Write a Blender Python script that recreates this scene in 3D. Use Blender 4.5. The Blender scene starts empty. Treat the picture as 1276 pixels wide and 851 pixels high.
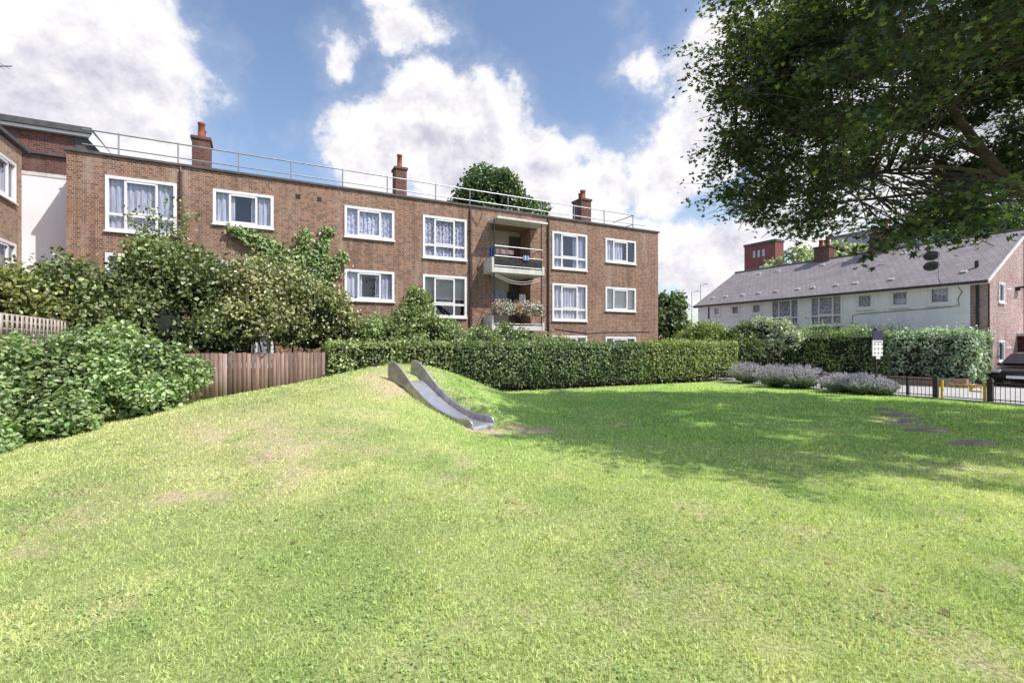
import bpy, math, random
import numpy as np
from mathutils import Vector, Matrix
random.seed(7); RNG=np.random.default_rng(11)
scene=bpy.context.scene; COL=scene.collection
R=math.radians
TH=R(27.3); CS,SN=math.cos(TH),math.sin(TH)
SUN_AZ,SUN_EL=R(114),R(52)
FO=(2.08,24.4)      # brick block frame: x along the facade, y into the building
HO=(20.77,21.4)     # white house frame: corner of front and gable, y along the front, x into the house
def W(o,x,y,z=0.0): return (o[0]+CS*x-SN*y, o[1]+SN*x+CS*y, z)
def spot(px,Y):     # bearing (as seen from the lawn) and distance to ground position
    return ((px-638)/610*Y, Y)
# ------------------------------------------------------------------ noise
def _h(ix,iy,s):
    n=(ix*374761393+iy*668265263+s*974634777)&0x7fffffff
    n=((n^(n>>13))*1274126177)&0x7fffffff
    return ((n^(n>>16))&0xffff)/65535.0
def vnoise(x,y,s=0):
    x=np.asarray(x,float);y=np.asarray(y,float)
    ix=np.floor(x).astype(np.int64);iy=np.floor(y).astype(np.int64);fx=x-ix;fy=y-iy
    fx=fx*fx*(3-2*fx);fy=fy*fy*(3-2*fy)
    return (_h(ix,iy,s)*(1-fx)+_h(ix+1,iy,s)*fx)*(1-fy)+(_h(ix,iy+1,s)*(1-fx)+_h(ix+1,iy+1,s)*fx)*fy
def fbm(x,y,s=0,o=4):
    v=0;a=.5;t=0
    for k in range(o):
        v=v+a*vnoise(x*2**k,y*2**k,s+k*17);t+=a;a*=.5
    return v/t
def sstep(a,b,x):
    t=np.clip((np.asarray(x,float)-a)/(b-a),0,1);return t*t*(3-2*t)
# ------------------------------------------------------------------ terrain
def terrain(x,y):
    x=np.asarray(x,float);y=np.asarray(y,float)
    def g(cx,cy,sx,sy,a): return a*np.exp(-.5*(((x-cx)/sx)**2+((y-cy)/sy)**2))
    z=g(-2.35,12.6,1.6,1.75,.90)+g(-5.0,11.2,2.5,2.3,.50)-g(-.45,9.3,.9,.8,.13)+g(-4.1,8.3,2.1,2.3,.30)+g(-4.0,5.5,2.6,2.2,.08)
    z=z+.035*(fbm(x*.35,y*.35,3,3)-.5)*np.exp(-((x-1)/9)**4-((y-9)/8)**4)
    m=np.exp(-np.maximum(0,y-16.5)**2*.6)*np.exp(-np.maximum(0,-x-13)**2)
    z=z*m
    # the chute is let into the slope
    ux,uy=.83/1.00125,-.56/1.00125
    a=(x+.61)*ux+(y-9.74)*uy;l=-(x+.61)*uy+(y-9.74)*ux
    bedz=np.interp(a,[-2.3,-2.0,-1.8,-1.5,-1.1,-.7,-.4,0,.1],[.9,.9,.85,.635,.40,.235,.15,.11,.09])-.09
    wt=(1-sstep(.33,.62,np.abs(l)))*sstep(-2.1,-1.85,a)*(1-sstep(.0,.5,a))
    return z-wt*np.maximum(0,z-bedz)
def tz(x,y): return float(terrain(x,y))
# ------------------------------------------------------------------ object helpers
def tag(o,label=None,cat=None,group=None,kind=None):
    if label:o['label']=label
    if cat:o['category']=cat
    if group:o['group']=group
    if kind:o['kind']=kind
    return o
def empty(name,loc,rz=0,label=None,cat=None,group=None):
    o=bpy.data.objects.new(name,None);COL.objects.link(o);o.location=loc;o.rotation_euler=(0,0,rz)
    o.empty_display_size=.2
    return tag(o,label,cat,group)
def copy_tree(o,parent=None):
    c=o.copy();COL.objects.link(c)
    if parent is not None:c.parent=parent
    for ch in list(o.children):copy_tree(ch,c)
    return c
class MB:
    def __init__(s): s.v=[];s.f=[];s.m=[];s.cur=0
    def quad(s,a,b,c,d):
        n=len(s.v);s.v+=[a,b,c,d];s.f.append((n,n+1,n+2,n+3));s.m.append(s.cur);return s
    def tri(s,a,b,c):
        n=len(s.v);s.v+=[a,b,c];s.f.append((n,n+1,n+2));s.m.append(s.cur);return s
    def box(s,x0,x1,y0,y1,z0,z1,M=None):
        n=len(s.v)
        p=[(x0,y0,z0),(x1,y0,z0),(x1,y1,z0),(x0,y1,z0),(x0,y0,z1),(x1,y0,z1),(x1,y1,z1),(x0,y1,z1)]
        if M is not None:p=[tuple(M@Vector(q)) for q in p]
        s.v+=p
        for f in ((0,3,2,1),(4,5,6,7),(0,1,5,4),(1,2,6,5),(2,3,7,6),(3,0,4,7)):
            s.f.append(tuple(n+i for i in f));s.m.append(s.cur)
        return s
    def tube(s,pts,rad,n=8,cap=True):
        pts=[Vector(p) for p in pts]
        if not hasattr(rad,'__len__'):rad=[rad]*len(pts)
        rings=[];up=Vector((0,0,1))
        for i,p in enumerate(pts):
            d=(pts[min(i+1,len(pts)-1)]-pts[max(i-1,0)])
            d=d.normalized() if d.length>1e-9 else up
            a=d.cross(up)
            if a.length<.05:a=d.cross(Vector((1,0,0)))
            if rings and a.dot(pa)<0:a=-a
            a.normalize();b=d.cross(a).normalized();pa=a
            base=len(s.v)
            for k in range(n):
                t=2*math.pi*k/n;s.v.append(tuple(p+(a*math.cos(t)+b*math.sin(t))*rad[i]))
            rings.append(base)
        for i in range(len(rings)-1):
            for k in range(n):
                k2=(k+1)%n;s.f.append((rings[i]+k,rings[i]+k2,rings[i+1]+k2,rings[i+1]+k));s.m.append(s.cur)
        if cap:
            s.f.append(tuple(rings[0]+k for k in range(n)));s.m.append(s.cur)
            s.f.append(tuple(rings[-1]+k for k in range(n)));s.m.append(s.cur)
        return s
    def prism(s,poly,y0,y1):     # poly in (x,z)
        n=len(s.v);k=len(poly)
        s.v+=[(x,y0,z) for x,z in poly]+[(x,y1,z) for x,z in poly]
        s.f.append(tuple(n+i for i in range(k)));s.m.append(s.cur)
        s.f.append(tuple(n+k+i for i in reversed(range(k))));s.m.append(s.cur)
        for i in range(k):
            j=(i+1)%k;s.f.append((n+i,n+j,n+k+j,n+k+i));s.m.append(s.cur)
        return s
    def lathe(s,prof,c=(0,0),n=16):
        rs=[]
        for r,z in prof:
            b=len(s.v);rs.append(b)
            for k in range(n):
                t=2*math.pi*k/n;s.v.append((c[0]+r*math.cos(t),c[1]+r*math.sin(t),z))
        for i in range(len(rs)-1):
            for k in range(n):
                k2=(k+1)%n;s.f.append((rs[i]+k,rs[i]+k2,rs[i+1]+k2,rs[i+1]+k));s.m.append(s.cur)
        s.f.append(tuple(rs[0]+k for k in range(n)));s.m.append(s.cur)
        s.f.append(tuple(rs[-1]+k for k in range(n)));s.m.append(s.cur)
        return s
    def build(s,name,mats,parent=None,smooth=False,bevel=0,loc=None):
        me=bpy.data.meshes.new(name);me.from_pydata(s.v,[],s.f)
        if not isinstance(mats,(list,tuple)):mats=[mats]
        for m in mats:me.materials.append(m)
        me.polygons.foreach_set('material_index',s.m)
        if smooth:me.polygons.foreach_set('use_smooth',[True]*len(s.f))
        import bmesh
        bm=bmesh.new();bm.from_mesh(me);bmesh.ops.recalc_face_normals(bm,faces=bm.faces);bm.to_mesh(me);bm.free()
        me.update()
        o=bpy.data.objects.new(name,me);COL.objects.link(o)
        if parent is not None:o.parent=parent
        if loc:o.location=loc
        if bevel:
            b=o.modifiers.new('b','BEVEL');b.width=bevel;b.segments=2;b.limit_method='ANGLE'
        return o
def np_mesh(name,V,Fc,mats,col=None,parent=None,matidx=None,smooth=False,attr='Col'):
    V=np.ascontiguousarray(V,dtype=np.float32);Fc=np.ascontiguousarray(Fc,dtype=np.int32)
    me=bpy.data.meshes.new(name);nf,k=Fc.shape
    me.vertices.add(len(V));me.vertices.foreach_set('co',V.ravel())
    me.loops.add(nf*k);me.loops.foreach_set('vertex_index',Fc.ravel())
    me.polygons.add(nf);me.polygons.foreach_set('loop_start',np.arange(0,nf*k,k,dtype=np.int32))
    if matidx is not None:me.polygons.foreach_set('material_index',np.asarray(matidx,dtype=np.int32))
    if smooth:me.polygons.foreach_set('use_smooth',np.ones(nf,dtype=bool))
    me.update(calc_edges=True)
    if col is not None:
        a=me.color_attributes.new(attr,'FLOAT_COLOR','POINT')
        c=np.ones((len(V),4),dtype=np.float32);c[:,:3]=col;a.data.foreach_set('color',c.ravel())
    if not isinstance(mats,(list,tuple)):mats=[mats]
    for m in mats:me.materials.append(m)
    o=bpy.data.objects.new(name,me);COL.objects.link(o)
    if parent is not None:o.parent=parent
    return o
# ------------------------------------------------------------------ materials
class NT:
    def __init__(s,nt): s.nt=nt;s.n=nt.nodes;s.l=nt.links
    def new(s,t,**k):
        n=s.n.new(t)
        for a,b in k.items():
            setattr(n,a,b)
        return n
    def set(s,sock,v):
        if isinstance(v,bpy.types.NodeSocket):s.l.new(v,sock)
        elif v is not None:
            if hasattr(sock.default_value,'__len__') and not hasattr(v,'__len__'):v=(v,)*len(sock.default_value)
            if hasattr(v,'__len__') and len(v)==3 and len(sock.default_value)==4:v=(*v,1)
            sock.default_value=v
    def math(s,op,a,b=None,c=None,clamp=False):
        n=s.new('ShaderNodeMath',operation=op,use_clamp=clamp);s.set(n.inputs[0],a)
        if b is not None:s.set(n.inputs[1],b)
        if c is not None:s.set(n.inputs[2],c)
        return n.outputs[0]
    def vmath(s,op,a,b=None,out=0):
        n=s.new('ShaderNodeVectorMath',operation=op);s.set(n.inputs[0],a)
        if b is not None:
            s.set(n.inputs[3 if op=='SCALE' else 1],b)
        return n.outputs[out]
    def mix(s,f,a,b,mode='MIX'):
        n=s.new('ShaderNodeMix',data_type='RGBA',blend_type=mode);s.set(n.inputs[0],f);s.set(n.inputs[6],a);s.set(n.inputs[7],b);return n.outputs[2]
    def noise(s,vec,scale,detail=4,rough=.55,out=0):
        n=s.new('ShaderNodeTexNoise');s.set(n.inputs['Vector'],vec);n.inputs['Scale'].default_value=scale
        n.inputs['Detail'].default_value=detail;n.inputs['Roughness'].default_value=rough;return n.outputs[out]
    def ramp(s,f,stops):
        n=s.new('ShaderNodeMapRange',interpolation_type='SMOOTHSTEP')
        s.set(n.inputs[0],f);n.inputs[1].default_value=stops[0];n.inputs[2].default_value=stops[1]
        n.inputs[3].default_value=stops[2] if len(stops)>2 else 0;n.inputs[4].default_value=stops[3] if len(stops)>3 else 1
        return n.outputs[0]
    def xyz(s,v):
        n=s.new('ShaderNodeSeparateXYZ');s.set(n.inputs[0],v);return n.outputs
    def comb(s,x,y,z):
        n=s.new('ShaderNodeCombineXYZ');s.set(n.inputs[0],x);s.set(n.inputs[1],y);s.set(n.inputs[2],z);return n.outputs[0]
    def bump(s,h,strength=.3,dist=.01):
        n=s.new('ShaderNodeBump');s.set(n.inputs['Height'],h);n.inputs['Strength'].default_value=strength;n.inputs['Distance'].default_value=dist;return n.outputs[0]
def mat(name):
    m=bpy.data.materials.new(name);m.use_nodes=True;t=NT(m.node_tree)
    p=m.node_tree.nodes['Principled BSDF'];return m,t,p
def M_plain(name,c,rough=.6,var=.12,scale=6,metal=0,bump=0,dirt=None,spec=.5):
    m,t,p=mat(name);o=t.new('ShaderNodeTexCoord').outputs['Object']
    n=t.noise(o,scale,5);n2=t.noise(o,scale*9,3)
    f=t.math('ADD',t.math('MULTIPLY',n,.7),t.math('MULTIPLY',n2,.3))
    lo=tuple(x*(1-var*1.6) for x in c);hi=tuple(min(1,x*(1+var)) for x in c)
    colr=t.mix(t.ramp(f,(.3,.7)),lo,hi)
    if dirt:
        st=t.noise(t.vmath('MULTIPLY',o,(5,5,.5)),1.6,5)
        colr=t.mix(t.math('MULTIPLY',t.ramp(st,(.5,.75)),dirt[1]),colr,dirt[0])
    t.set(p.inputs['Base Color'],colr);p.inputs['Roughness'].default_value=rough;p.inputs['Metallic'].default_value=metal
    p.inputs['Specular IOR Level'].default_value=spec
    if bump:t.set(p.inputs['Normal'],t.bump(f,bump,.02))
    return m
def M_brick(name,c1,c2,dark,mortar,bw=.225,bh=.075,darkamt=.25):
    m,t,p=mat(name);o=t.new('ShaderNodeTexCoord').outputs['Object'];x=t.xyz(o)
    v=t.comb(t.math('ADD',x[0],x[1]),x[2],0)
    b=t.new('ShaderNodeTexBrick',offset=.5,offset_frequency=2,squash=.5,squash_frequency=2)
    t.set(b.inputs['Vector'],v);b.inputs['Scale'].default_value=1;b.inputs['Brick Width'].default_value=bw;b.inputs['Row Height'].default_value=bh
    b.inputs['Mortar Size'].default_value=.007;b.inputs['Mortar Smooth'].default_value=.3;b.inputs['Bias'].default_value=-.1
    t.set(b.inputs['Color1'],c1);t.set(b.inputs['Color2'],c2);t.set(b.inputs['Mortar'],mortar)
    # odd dark bricks: a cell value per brick
    cx=t.math('FLOOR',t.math('DIVIDE',t.math('ADD',x[0],x[1]),bw*.5));cz=t.math('FLOOR',t.math('DIVIDE',x[2],bh))
    w=t.new('ShaderNodeTexWhiteNoise',noise_dimensions='3D');t.set(w.inputs['Vector'],t.comb(cx,cz,3.0))
    dk=t.math('MULTIPLY',t.math('GREATER_THAN',w.outputs[0],1-darkamt),t.math('SUBTRACT',1.0,b.outputs['Fac']))
    colr=t.mix(t.math('MULTIPLY',dk,.75),b.outputs['Color'],dark)
    n=t.noise(o,.55,5,.6);n2=t.noise(t.vmath('MULTIPLY',o,(3,3,.4)),.8,5)
    colr=t.mix(t.ramp(n,(.35,.7,0,.28)),colr,tuple(q*.6 for q in c1))
    colr=t.mix(t.ramp(n2,(.5,.75,0,.4)),colr,mortar);colr=t.mix(t.ramp(t.noise(t.vmath('MULTIPLY',o,(1.6,1.6,.25)),1.1,6),(.5,.72,0,.45)),colr,dark)
    n3=t.noise(o,30,3);colr=t.mix(.35,colr,t.mix(n3,(.2,.2,.2),(.85,.8,.8)),'OVERLAY')
    t.set(p.inputs['Base Color'],colr);p.inputs['Roughness'].default_value=.9;p.inputs['Specular IOR Level'].default_value=.2
    t.set(p.inputs['Normal'],t.bump(t.math('ADD',t.math('SUBTRACT',1.0,b.outputs['Fac']),t.math('MULTIPLY',n3,.4)),.6,.012))
    return m
def M_leaf(name,trans=.3,rough=.45,spec=.5,tc=(1.1,1.25,.45)):
    m,t,p=mat(name);a=t.new('ShaderNodeAttribute',attribute_name='Col').outputs['Color']
    t.set(p.inputs['Base Color'],a);p.inputs['Roughness'].default_value=rough;p.inputs['Specular IOR Level'].default_value=spec
    tr=t.new('ShaderNodeBsdfTranslucent');t.set(tr.inputs[0],t.mix(1.0,a,tc,'MULTIPLY'))
    mx=t.new('ShaderNodeMixShader');mx.inputs[0].default_value=trans
    t.l.new(p.outputs[0],mx.inputs[1]);t.l.new(tr.outputs[0],mx.inputs[2])
    t.l.new(mx.outputs[0],m.node_tree.nodes['Material Output'].inputs[0]);return m
def M_glass(name,refl=.10,tint=(.75,.8,.85)):
    m,t,p=mat(name);t.n.remove(p)
    g=t.new('ShaderNodeBsdfGlossy');g.inputs['Roughness'].default_value=.02;t.set(g.inputs[0],(.9,.92,1,1))
    tr=t.new('ShaderNodeBsdfTransparent');t.set(tr.inputs[0],(*tint,1))
    lw=t.new('ShaderNodeLayerWeight');lw.inputs[0].default_value=.5
    mx=t.new('ShaderNodeMixShader');t.set(mx.inputs[0],t.math('ADD',t.math('MULTIPLY',t.math('POWER',lw.outputs['Facing'],4.0),.8),refl,clamp=True))
    t.l.new(tr.outputs[0],mx.inputs[1]);t.l.new(g.outputs[0],mx.inputs[2]);t.l.new(mx.outputs[0],t.n['Material Output'].inputs[0]);return m
BR=M_brick('brick_main',(.26,.14,.09),(.355,.20,.13),(.115,.072,.058),(.48,.41,.35),darkamt=.3)
BR_L=M_brick('brick_wing',(.34,.21,.14),(.43,.28,.19),(.17,.11,.08),(.50,.45,.39),darkamt=.2)
BR_H=M_brick('brick_gable',(.40,.26,.235),(.50,.34,.31),(.22,.15,.15),(.6,.54,.53),darkamt=.28)
BR_R=M_brick('brick_red',(.24,.09,.085),(.28,.11,.10),(.19,.075,.07),(.26,.12,.11),bh=.3,bw=.9,darkamt=.1)
WHITE=M_plain('white_upvc',(.84,.825,.85),.35,.04,3)
RENDER=M_plain('white_render',(.93,.90,.97),.85,.06,1.2,dirt=((.5,.48,.46),.25))
PANEL=M_plain('white_cladding',(.88,.85,.90),.55,.03,1,dirt=((.6,.6,.6),.12))
STAIN=M_plain('stained_white',(.68,.66,.63),.8,.12,3,dirt=((.3,.26,.22),.55))
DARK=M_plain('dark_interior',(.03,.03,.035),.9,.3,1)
LEAD=M_plain('dark_coping',(.09,.085,.09),.6,.2,4)
STEEL=M_plain('galv_rail',(.33,.34,.36),.45,.15,5,metal=.6)
PIPE=M_plain('downpipe',(.09,.055,.05),.5,.2,5)
CREAM=M_plain('cream_wall',(.50,.46,.42),.85,.1,1.5,dirt=((.4,.35,.3),.3))
POT=M_plain('terracotta',(.30,.075,.05),.75,.2,7)
FELT=M_plain('roof_felt',(.13,.13,.14),.9,.2,1.5)
GLASS=M_glass('window_glass',.09,(.93,.95,.97))
BLACK=M_plain('black_paint',(.022,.022,.028),.4,.25,8)
YELLOW=M_plain('yellow_paint',(.75,.47,.02),.45,.1,6)
ORANGE=M_plain('orange_yellow_paint',(.72,.33,.03),.45,.1,6)
BLUE=M_plain('blue_panel',(.06,.07,.25),.5,.1,3)
BARK=M_plain('bark',(.075,.055,.042),.95,.35,9,bump=.8)
TWIG=M_plain('twig',(.10,.075,.05),.9,.3,9)
RUBBER=M_plain('black_rubber',(.025,.025,.03),.8,.3,12,bump=.3)
def M_curtain():
    m,t,p=mat('net_curtain');o=t.new('ShaderNodeTexCoord').outputs['Object']
    n=t.noise(t.vmath('MULTIPLY',o,(14,14,2)),1,5);c=t.mix(t.ramp(n,(.3,.7)),(.38,.38,.50),(.72,.72,.80));c=t.mix(t.math('MULTIPLY',t.new('ShaderNodeObjectInfo').outputs['Random'],.55),c,(.30,.30,.40))
    t.set(p.inputs['Base Color'],c);p.inputs['Roughness'].default_value=.9;p.inputs['Specular IOR Level'].default_value=.1;return m
CURT=M_curtain()
def M_lace():
    m,t,p=mat('lace_curtain');o=t.new('ShaderNodeTexCoord').outputs['Object']
    v=t.new('ShaderNodeTexVoronoi',feature='DISTANCE_TO_EDGE');t.set(v.inputs['Vector'],t.vmath('ADD',o,t.vmath('SCALE',t.noise(o,3,3,out=1),.25)));v.inputs['Scale'].default_value=5.5
    c=t.mix(t.ramp(v.outputs['Distance'],(.02,.16)),(.70,.70,.82),(.36,.35,.50))
    t.set(p.inputs['Base Color'],c);p.inputs['Roughness'].default_value=.9;return m
LACE=M_lace()
LEAF=M_leaf('leaf_gloss',.28,.38,.5)
LEAF_D=M_leaf('leaf_tree',.36,.36,.55,(1.5,1.7,.35))
FLOWER=M_leaf('petals',.2,.6,.2,(1,1,1))
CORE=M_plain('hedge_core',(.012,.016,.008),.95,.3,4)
# ------------------------------------------------------------------ foliage
T_DIA=(np.array([(0,0,0),(.32,.45,.08),(0,1,-.05),(-.32,.45,.08)]),np.array([(0,1,2),(0,2,3)]))
T_OVAL=(np.array([(0,0,0),(.3,.25,.07),(.33,.6,.08),(0,1,-.08),(-.33,.6,.08),(-.3,.25,.07)]),np.array([(0,1,2),(0,2,3),(0,3,4),(0,4,5)]))
T_MAPLE=(np.array([(0,.38,.02),(0,0,0),(.52,.18,.06),(.2,.36,.0),(.5,.74,.05),(.14,.62,0),(0,1.05,-.06),(-.14,.62,0),(-.5,.74,.05),(-.2,.36,0),(-.52,.18,.06)]),
         np.array([(0,i,i+1 if i<10 else 1) for i in range(1,11)]))
T_BLADE=(np.array([(-.5,0,0),(.5,0,0),(0,1,.25)]),np.array([(0,1,2)]))
def inst(P,N,size,tpl,tan=None,wid=1.0):
    tv,tf=tpl;n=len(P)
    N=N/np.maximum(np.linalg.norm(N,axis=1,keepdims=True),1e-6)
    r=RNG.normal(size=(n,3)) if tan is None else tan
    B=r-(r*N).sum(1,keepdims=True)*N;B/=np.maximum(np.linalg.norm(B,axis=1,keepdims=True),1e-6)
    A=np.cross(B,N)
    s=np.broadcast_to(np.asarray(size,float),(n,))[:,None,None]
    V=P[:,None,:]+s*(tv[None,:,0:1]*wid*A[:,None,:]+tv[None,:,1:2]*B[:,None,:]+tv[None,:,2:3]*N[:,None,:])
    Fc=tf[None]+(np.arange(n)*len(tv))[:,None,None]
    return V.reshape(-1,3),Fc.reshape(-1,3)
FOL=1.95
def palette(n,cols,w=None,jit=.22):
    cols=np.array(cols);i=RNG.choice(len(cols),n,p=w);c=cols[i];c=(c*.84+c.mean(1,keepdims=True)*.16)*FOL
    return c*(1+jit*(RNG.random((n,1))*2-1))*(1+.06*RNG.normal(size=(n,3)))
def clump_pts(centers,radii,n,flat=1.0,shell=.55,rough=.25):
    centers=np.array(centers,float);radii=np.array(radii,float)
    w=radii**2;w/=w.sum();k=RNG.choice(len(centers),n,p=w)
    d=RNG.normal(size=(n,3));d/=np.linalg.norm(d,axis=1,keepdims=True)
    rr=1-np.abs(RNG.normal(size=n))*(1-shell)*.5
    lob=1+rough*(np.sin(d[:,0]*5+k)*np.cos(d[:,1]*6+k*1.7)+.6*np.sin(d[:,2]*9+k*2.3))
    off=d*(radii[k]*np.clip(rr,.1,1.15)*lob)[:,None];off[:,2]*=flat
    return centers[k]+off,d,k
def foliage_mesh(name,P,D,size,tpl,cols,w,mat_,parent,up=.5,rnd=.7,jit=.22,clumpshade=None,tan=None,wid=1.0):
    n=len(P);N=D*.6+np.array([0,0,up])+RNG.normal(size=(n,3))*rnd
    sz=size*(.65+.7*RNG.random(n));V,Fc=inst(P,N,sz,tpl,tan,wid)
    c=palette(n,cols,w,jit)
    if clumpshade is not None:c=c*clumpshade[:,None]
    c=np.repeat(np.clip(c,0,1),len(tpl[0]),axis=0)
    return np_mesh(name,V,Fc,mat_,c,parent)
def shrub(name,label,cat,base,lobes,n,size,cols,w=None,tpl=T_OVAL,group=None,stems=5,matl=None,core=.72,flat=1.0,up=.5,sub=9,flowers=None,rough=.25,subr=(.32,.52)):
    """lobes: world (x,y,z,r). Each lobe breaks up into smaller clumps on its shell."""
    o=empty(name,(base[0],base[1],tz(*base[:2]) if len(base)<3 else base[2]),0,label,cat,group);bx,by,bz=o.location
    cs=[];rs=[]
    for (x,y,z,r) in lobes:
        for k in range(sub):
            d=RNG.normal(size=3);d/=np.linalg.norm(d)
            if d[2]<-.5:d[2]*=-.5
            cs.append((x+d[0]*r*.68,y+d[1]*r*.68,z+d[2]*r*.68*flat));rs.append(r*RNG.uniform(*subr))
        cs.append((x,y,z));rs.append(r*.75)
    n=int(n*1.7);P,D,k=clump_pts(cs,rs,n,flat,rough=rough,shell=.35)
    keep=P[:,2]>bz+.03;P,D,k=P[keep],D[keep],k[keep]
    sh=(.8+.45*RNG.random(len(cs)))[k]
    loc=P-np.array([bx,by,bz])
    foliage_mesh('foliage',loc,D,size,tpl,cols,w,matl or LEAF,o,up,clumpshade=sh)
    mb=MB()
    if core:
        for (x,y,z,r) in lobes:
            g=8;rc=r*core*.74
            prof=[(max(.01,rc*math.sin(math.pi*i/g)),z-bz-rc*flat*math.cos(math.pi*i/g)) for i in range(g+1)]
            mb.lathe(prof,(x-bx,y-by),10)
        mb.build('shade_core',CORE,o,smooth=True)  # near-black solids added inside the lobes to block light, not real growth
    mb=MB()
    for i in range(max(stems,1)):
        x,y,z,r=lobes[i%len(lobes)];a=random.uniform(0,6.28)
        s0=((x-bx)*.3+.12*math.cos(a),(y-by)*.3+.12*math.sin(a),-.05);e=(x-bx+.3*r*math.cos(a),y-by+.3*r*math.sin(a),z-bz+r*.3)
        m_=tuple((p+q)/2+random.uniform(-.1,.1) for p,q in zip(s0,e));mb.tube([s0,m_,e],[.035,.025,.01],6)
    mb.build('stem',TWIG,o)
    if flowers:
        P2,D2,k2=clump_pts(cs,[r*1.06 for r in rs],flowers[0],flat,shell=.95);kp=P2[:,2]>bz+.4
        foliage_mesh('blossom',P2[kp]-np.array([bx,by,bz]),D2[kp],flowers[1],T_DIA,flowers[2],None,FLOWER,o,.6)
    return o
def hedge(label,orig,x0,x1,y0,y1,h,cols,w,n,size,group,seed=1,topgrow=.08,core=True,wav=.07,baregap=.12):
    """box hedge in the local frame of orig"""
    cx,cy=(x0+x1)/2,(y0+y1)/2;wx,wy,_=W(orig,cx,cy)
    o=empty('hedge',(wx,wy,0),TH,label,'hedge',group)
    hx,hy=(x1-x0)/2,(y1-y0)/2
    areas=np.array([4*hx*hy,2*hx*h,2*hx*h*.5,2*hy*h,2*hy*h]);pk=RNG.choice(5,n,p=areas/areas.sum())
    u=RNG.uniform(-1,1,n);v=RNG.uniform(0,1,n)
    P=np.zeros((n,3));D=np.zeros((n,3))
    P[:,0]=u*hx;P[:,1]=-hy;P[:,2]=v*h;D[:,1]=-1
    t=pk==0;P[t,1]=(v[t]*2-1)*hy;P[t,2]=h;D[t]=(0,0,1)
    t=pk==2;P[t,1]=hy;D[t]=(0,1,0)
    t=pk==3;P[t,0]=-hx;P[t,1]=u[t]*hy;D[t]=(-1,0,0)
    t=pk==4;P[t,0]=hx;P[t,1]=u[t]*hy;D[t]=(1,0,0)
    # rounded shoulders
    rr=.22;q=P.copy();lim=np.array([hx-rr,hy-rr]);
    for _ in range(1):
        c=np.stack([np.clip(P[:,0],-lim[0],lim[0]),np.clip(P[:,1],-lim[1],lim[1]),np.minimum(P[:,2],h-rr)],1)
        d=P-c;L=np.linalg.norm(d,axis=1,keepdims=True);ok=L[:,0]>rr
        P[ok]=c[ok]+d[ok]/L[ok]*rr;D=np.where(L>1e-4,d/np.maximum(L,1e-4),D)
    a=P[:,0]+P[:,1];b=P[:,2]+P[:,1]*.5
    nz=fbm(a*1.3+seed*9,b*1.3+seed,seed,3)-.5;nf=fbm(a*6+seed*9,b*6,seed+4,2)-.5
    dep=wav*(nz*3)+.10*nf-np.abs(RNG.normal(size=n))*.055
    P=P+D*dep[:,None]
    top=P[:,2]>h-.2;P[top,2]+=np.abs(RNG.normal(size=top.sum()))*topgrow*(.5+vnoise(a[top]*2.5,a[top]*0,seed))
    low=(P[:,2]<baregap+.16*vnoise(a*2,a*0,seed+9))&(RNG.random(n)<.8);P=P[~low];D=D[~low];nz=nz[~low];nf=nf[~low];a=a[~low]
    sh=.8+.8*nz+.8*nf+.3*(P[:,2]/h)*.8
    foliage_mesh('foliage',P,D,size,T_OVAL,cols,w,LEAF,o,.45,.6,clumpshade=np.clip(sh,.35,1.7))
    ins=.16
    mb=MB();mb.box(-hx+ins,hx-ins,-hy+ins,hy-ins,.16,h-ins);mb.build('shade_core',CORE,o)  # dark box added inside the leaf shell so no light passes through
    mb=MB()
    for i in range(int(hx*2/.35)):
        x=-hx+.2+i*.35+random.uniform(-.05,.05);y=random.uniform(-hy*.5,hy*.3);mb.tube([(x,y,-.05),(x+random.uniform(-.08,.08),y,.4)],[.022,.015],5)
    mb.build('stem',TWIG,o)
    return o
def branch_curve(a,b,sag,n=6):
    a=Vector(a);b=Vector(b);pts=[]
    for i in range(n):
        t=i/(n-1);p=a.lerp(b,t);p.z+=sag*math.sin(math.pi*t);p.x+=.06*math.sin(t*7+a.x)*(b-a).length*.3;pts.append(p)
    return pts
def tree(name,label,base,lobes,n,size,cols,w=None,tpl=T_OVAL,trunk_r=.2,fork=3,group=None,matl=None,sub=14,flat=.8,cat='tree',up=.5,subr=(.25,.45),shell=.5):
    o=empty(name,base,0,label,cat,group);bx,by,bz=base
    cs=[];rs=[]
    for (x,y,z,r) in lobes:
        for k in range(sub):
            d=RNG.normal(size=3);d/=np.linalg.norm(d);q=RNG.uniform(.45,.85)
            cs.append((x+d[0]*r*q,y+d[1]*r*q,z+d[2]*r*q*flat));rs.append(r*RNG.uniform(*subr))
    P,D,k=clump_pts(cs,rs,n,.75,shell=shell);sh=(.65+.7*RNG.random(len(cs)))[k]
    foliage_mesh('crown',P-np.array(base),D,size,tpl,cols,w,matl or LEAF,o,up,clumpshade=sh)
    mb=MB();mb.tube([(0,0,-.1),(.03,0,fork*.5),(0,.03,fork)],[trunk_r*1.2,trunk_r,trunk_r*.85],10);mb.build('trunk',BARK,o,smooth=True)
    mb=MB()
    for (x,y,z,r) in lobes:
        mb.tube(branch_curve((0,0,fork*.95),(x-bx,y-by,z-bz),.1),[trunk_r*q for q in(.6,.5,.4,.3,.22,.12)],7)
    for c in cs[::2]:
        l=min(lobes,key=lambda L:(L[0]-c[0])**2+(L[1]-c[1])**2+(L[2]-c[2])**2)
        mb.tube(branch_curve((l[0]-bx,l[1]-by,l[2]-bz),(c[0]-bx,c[1]-by,c[2]-bz),.05,4),[trunk_r*q for q in(.2,.15,.1,.05)],5)
    mb.build('limb',BARK,o,smooth=True)
    return o
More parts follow.
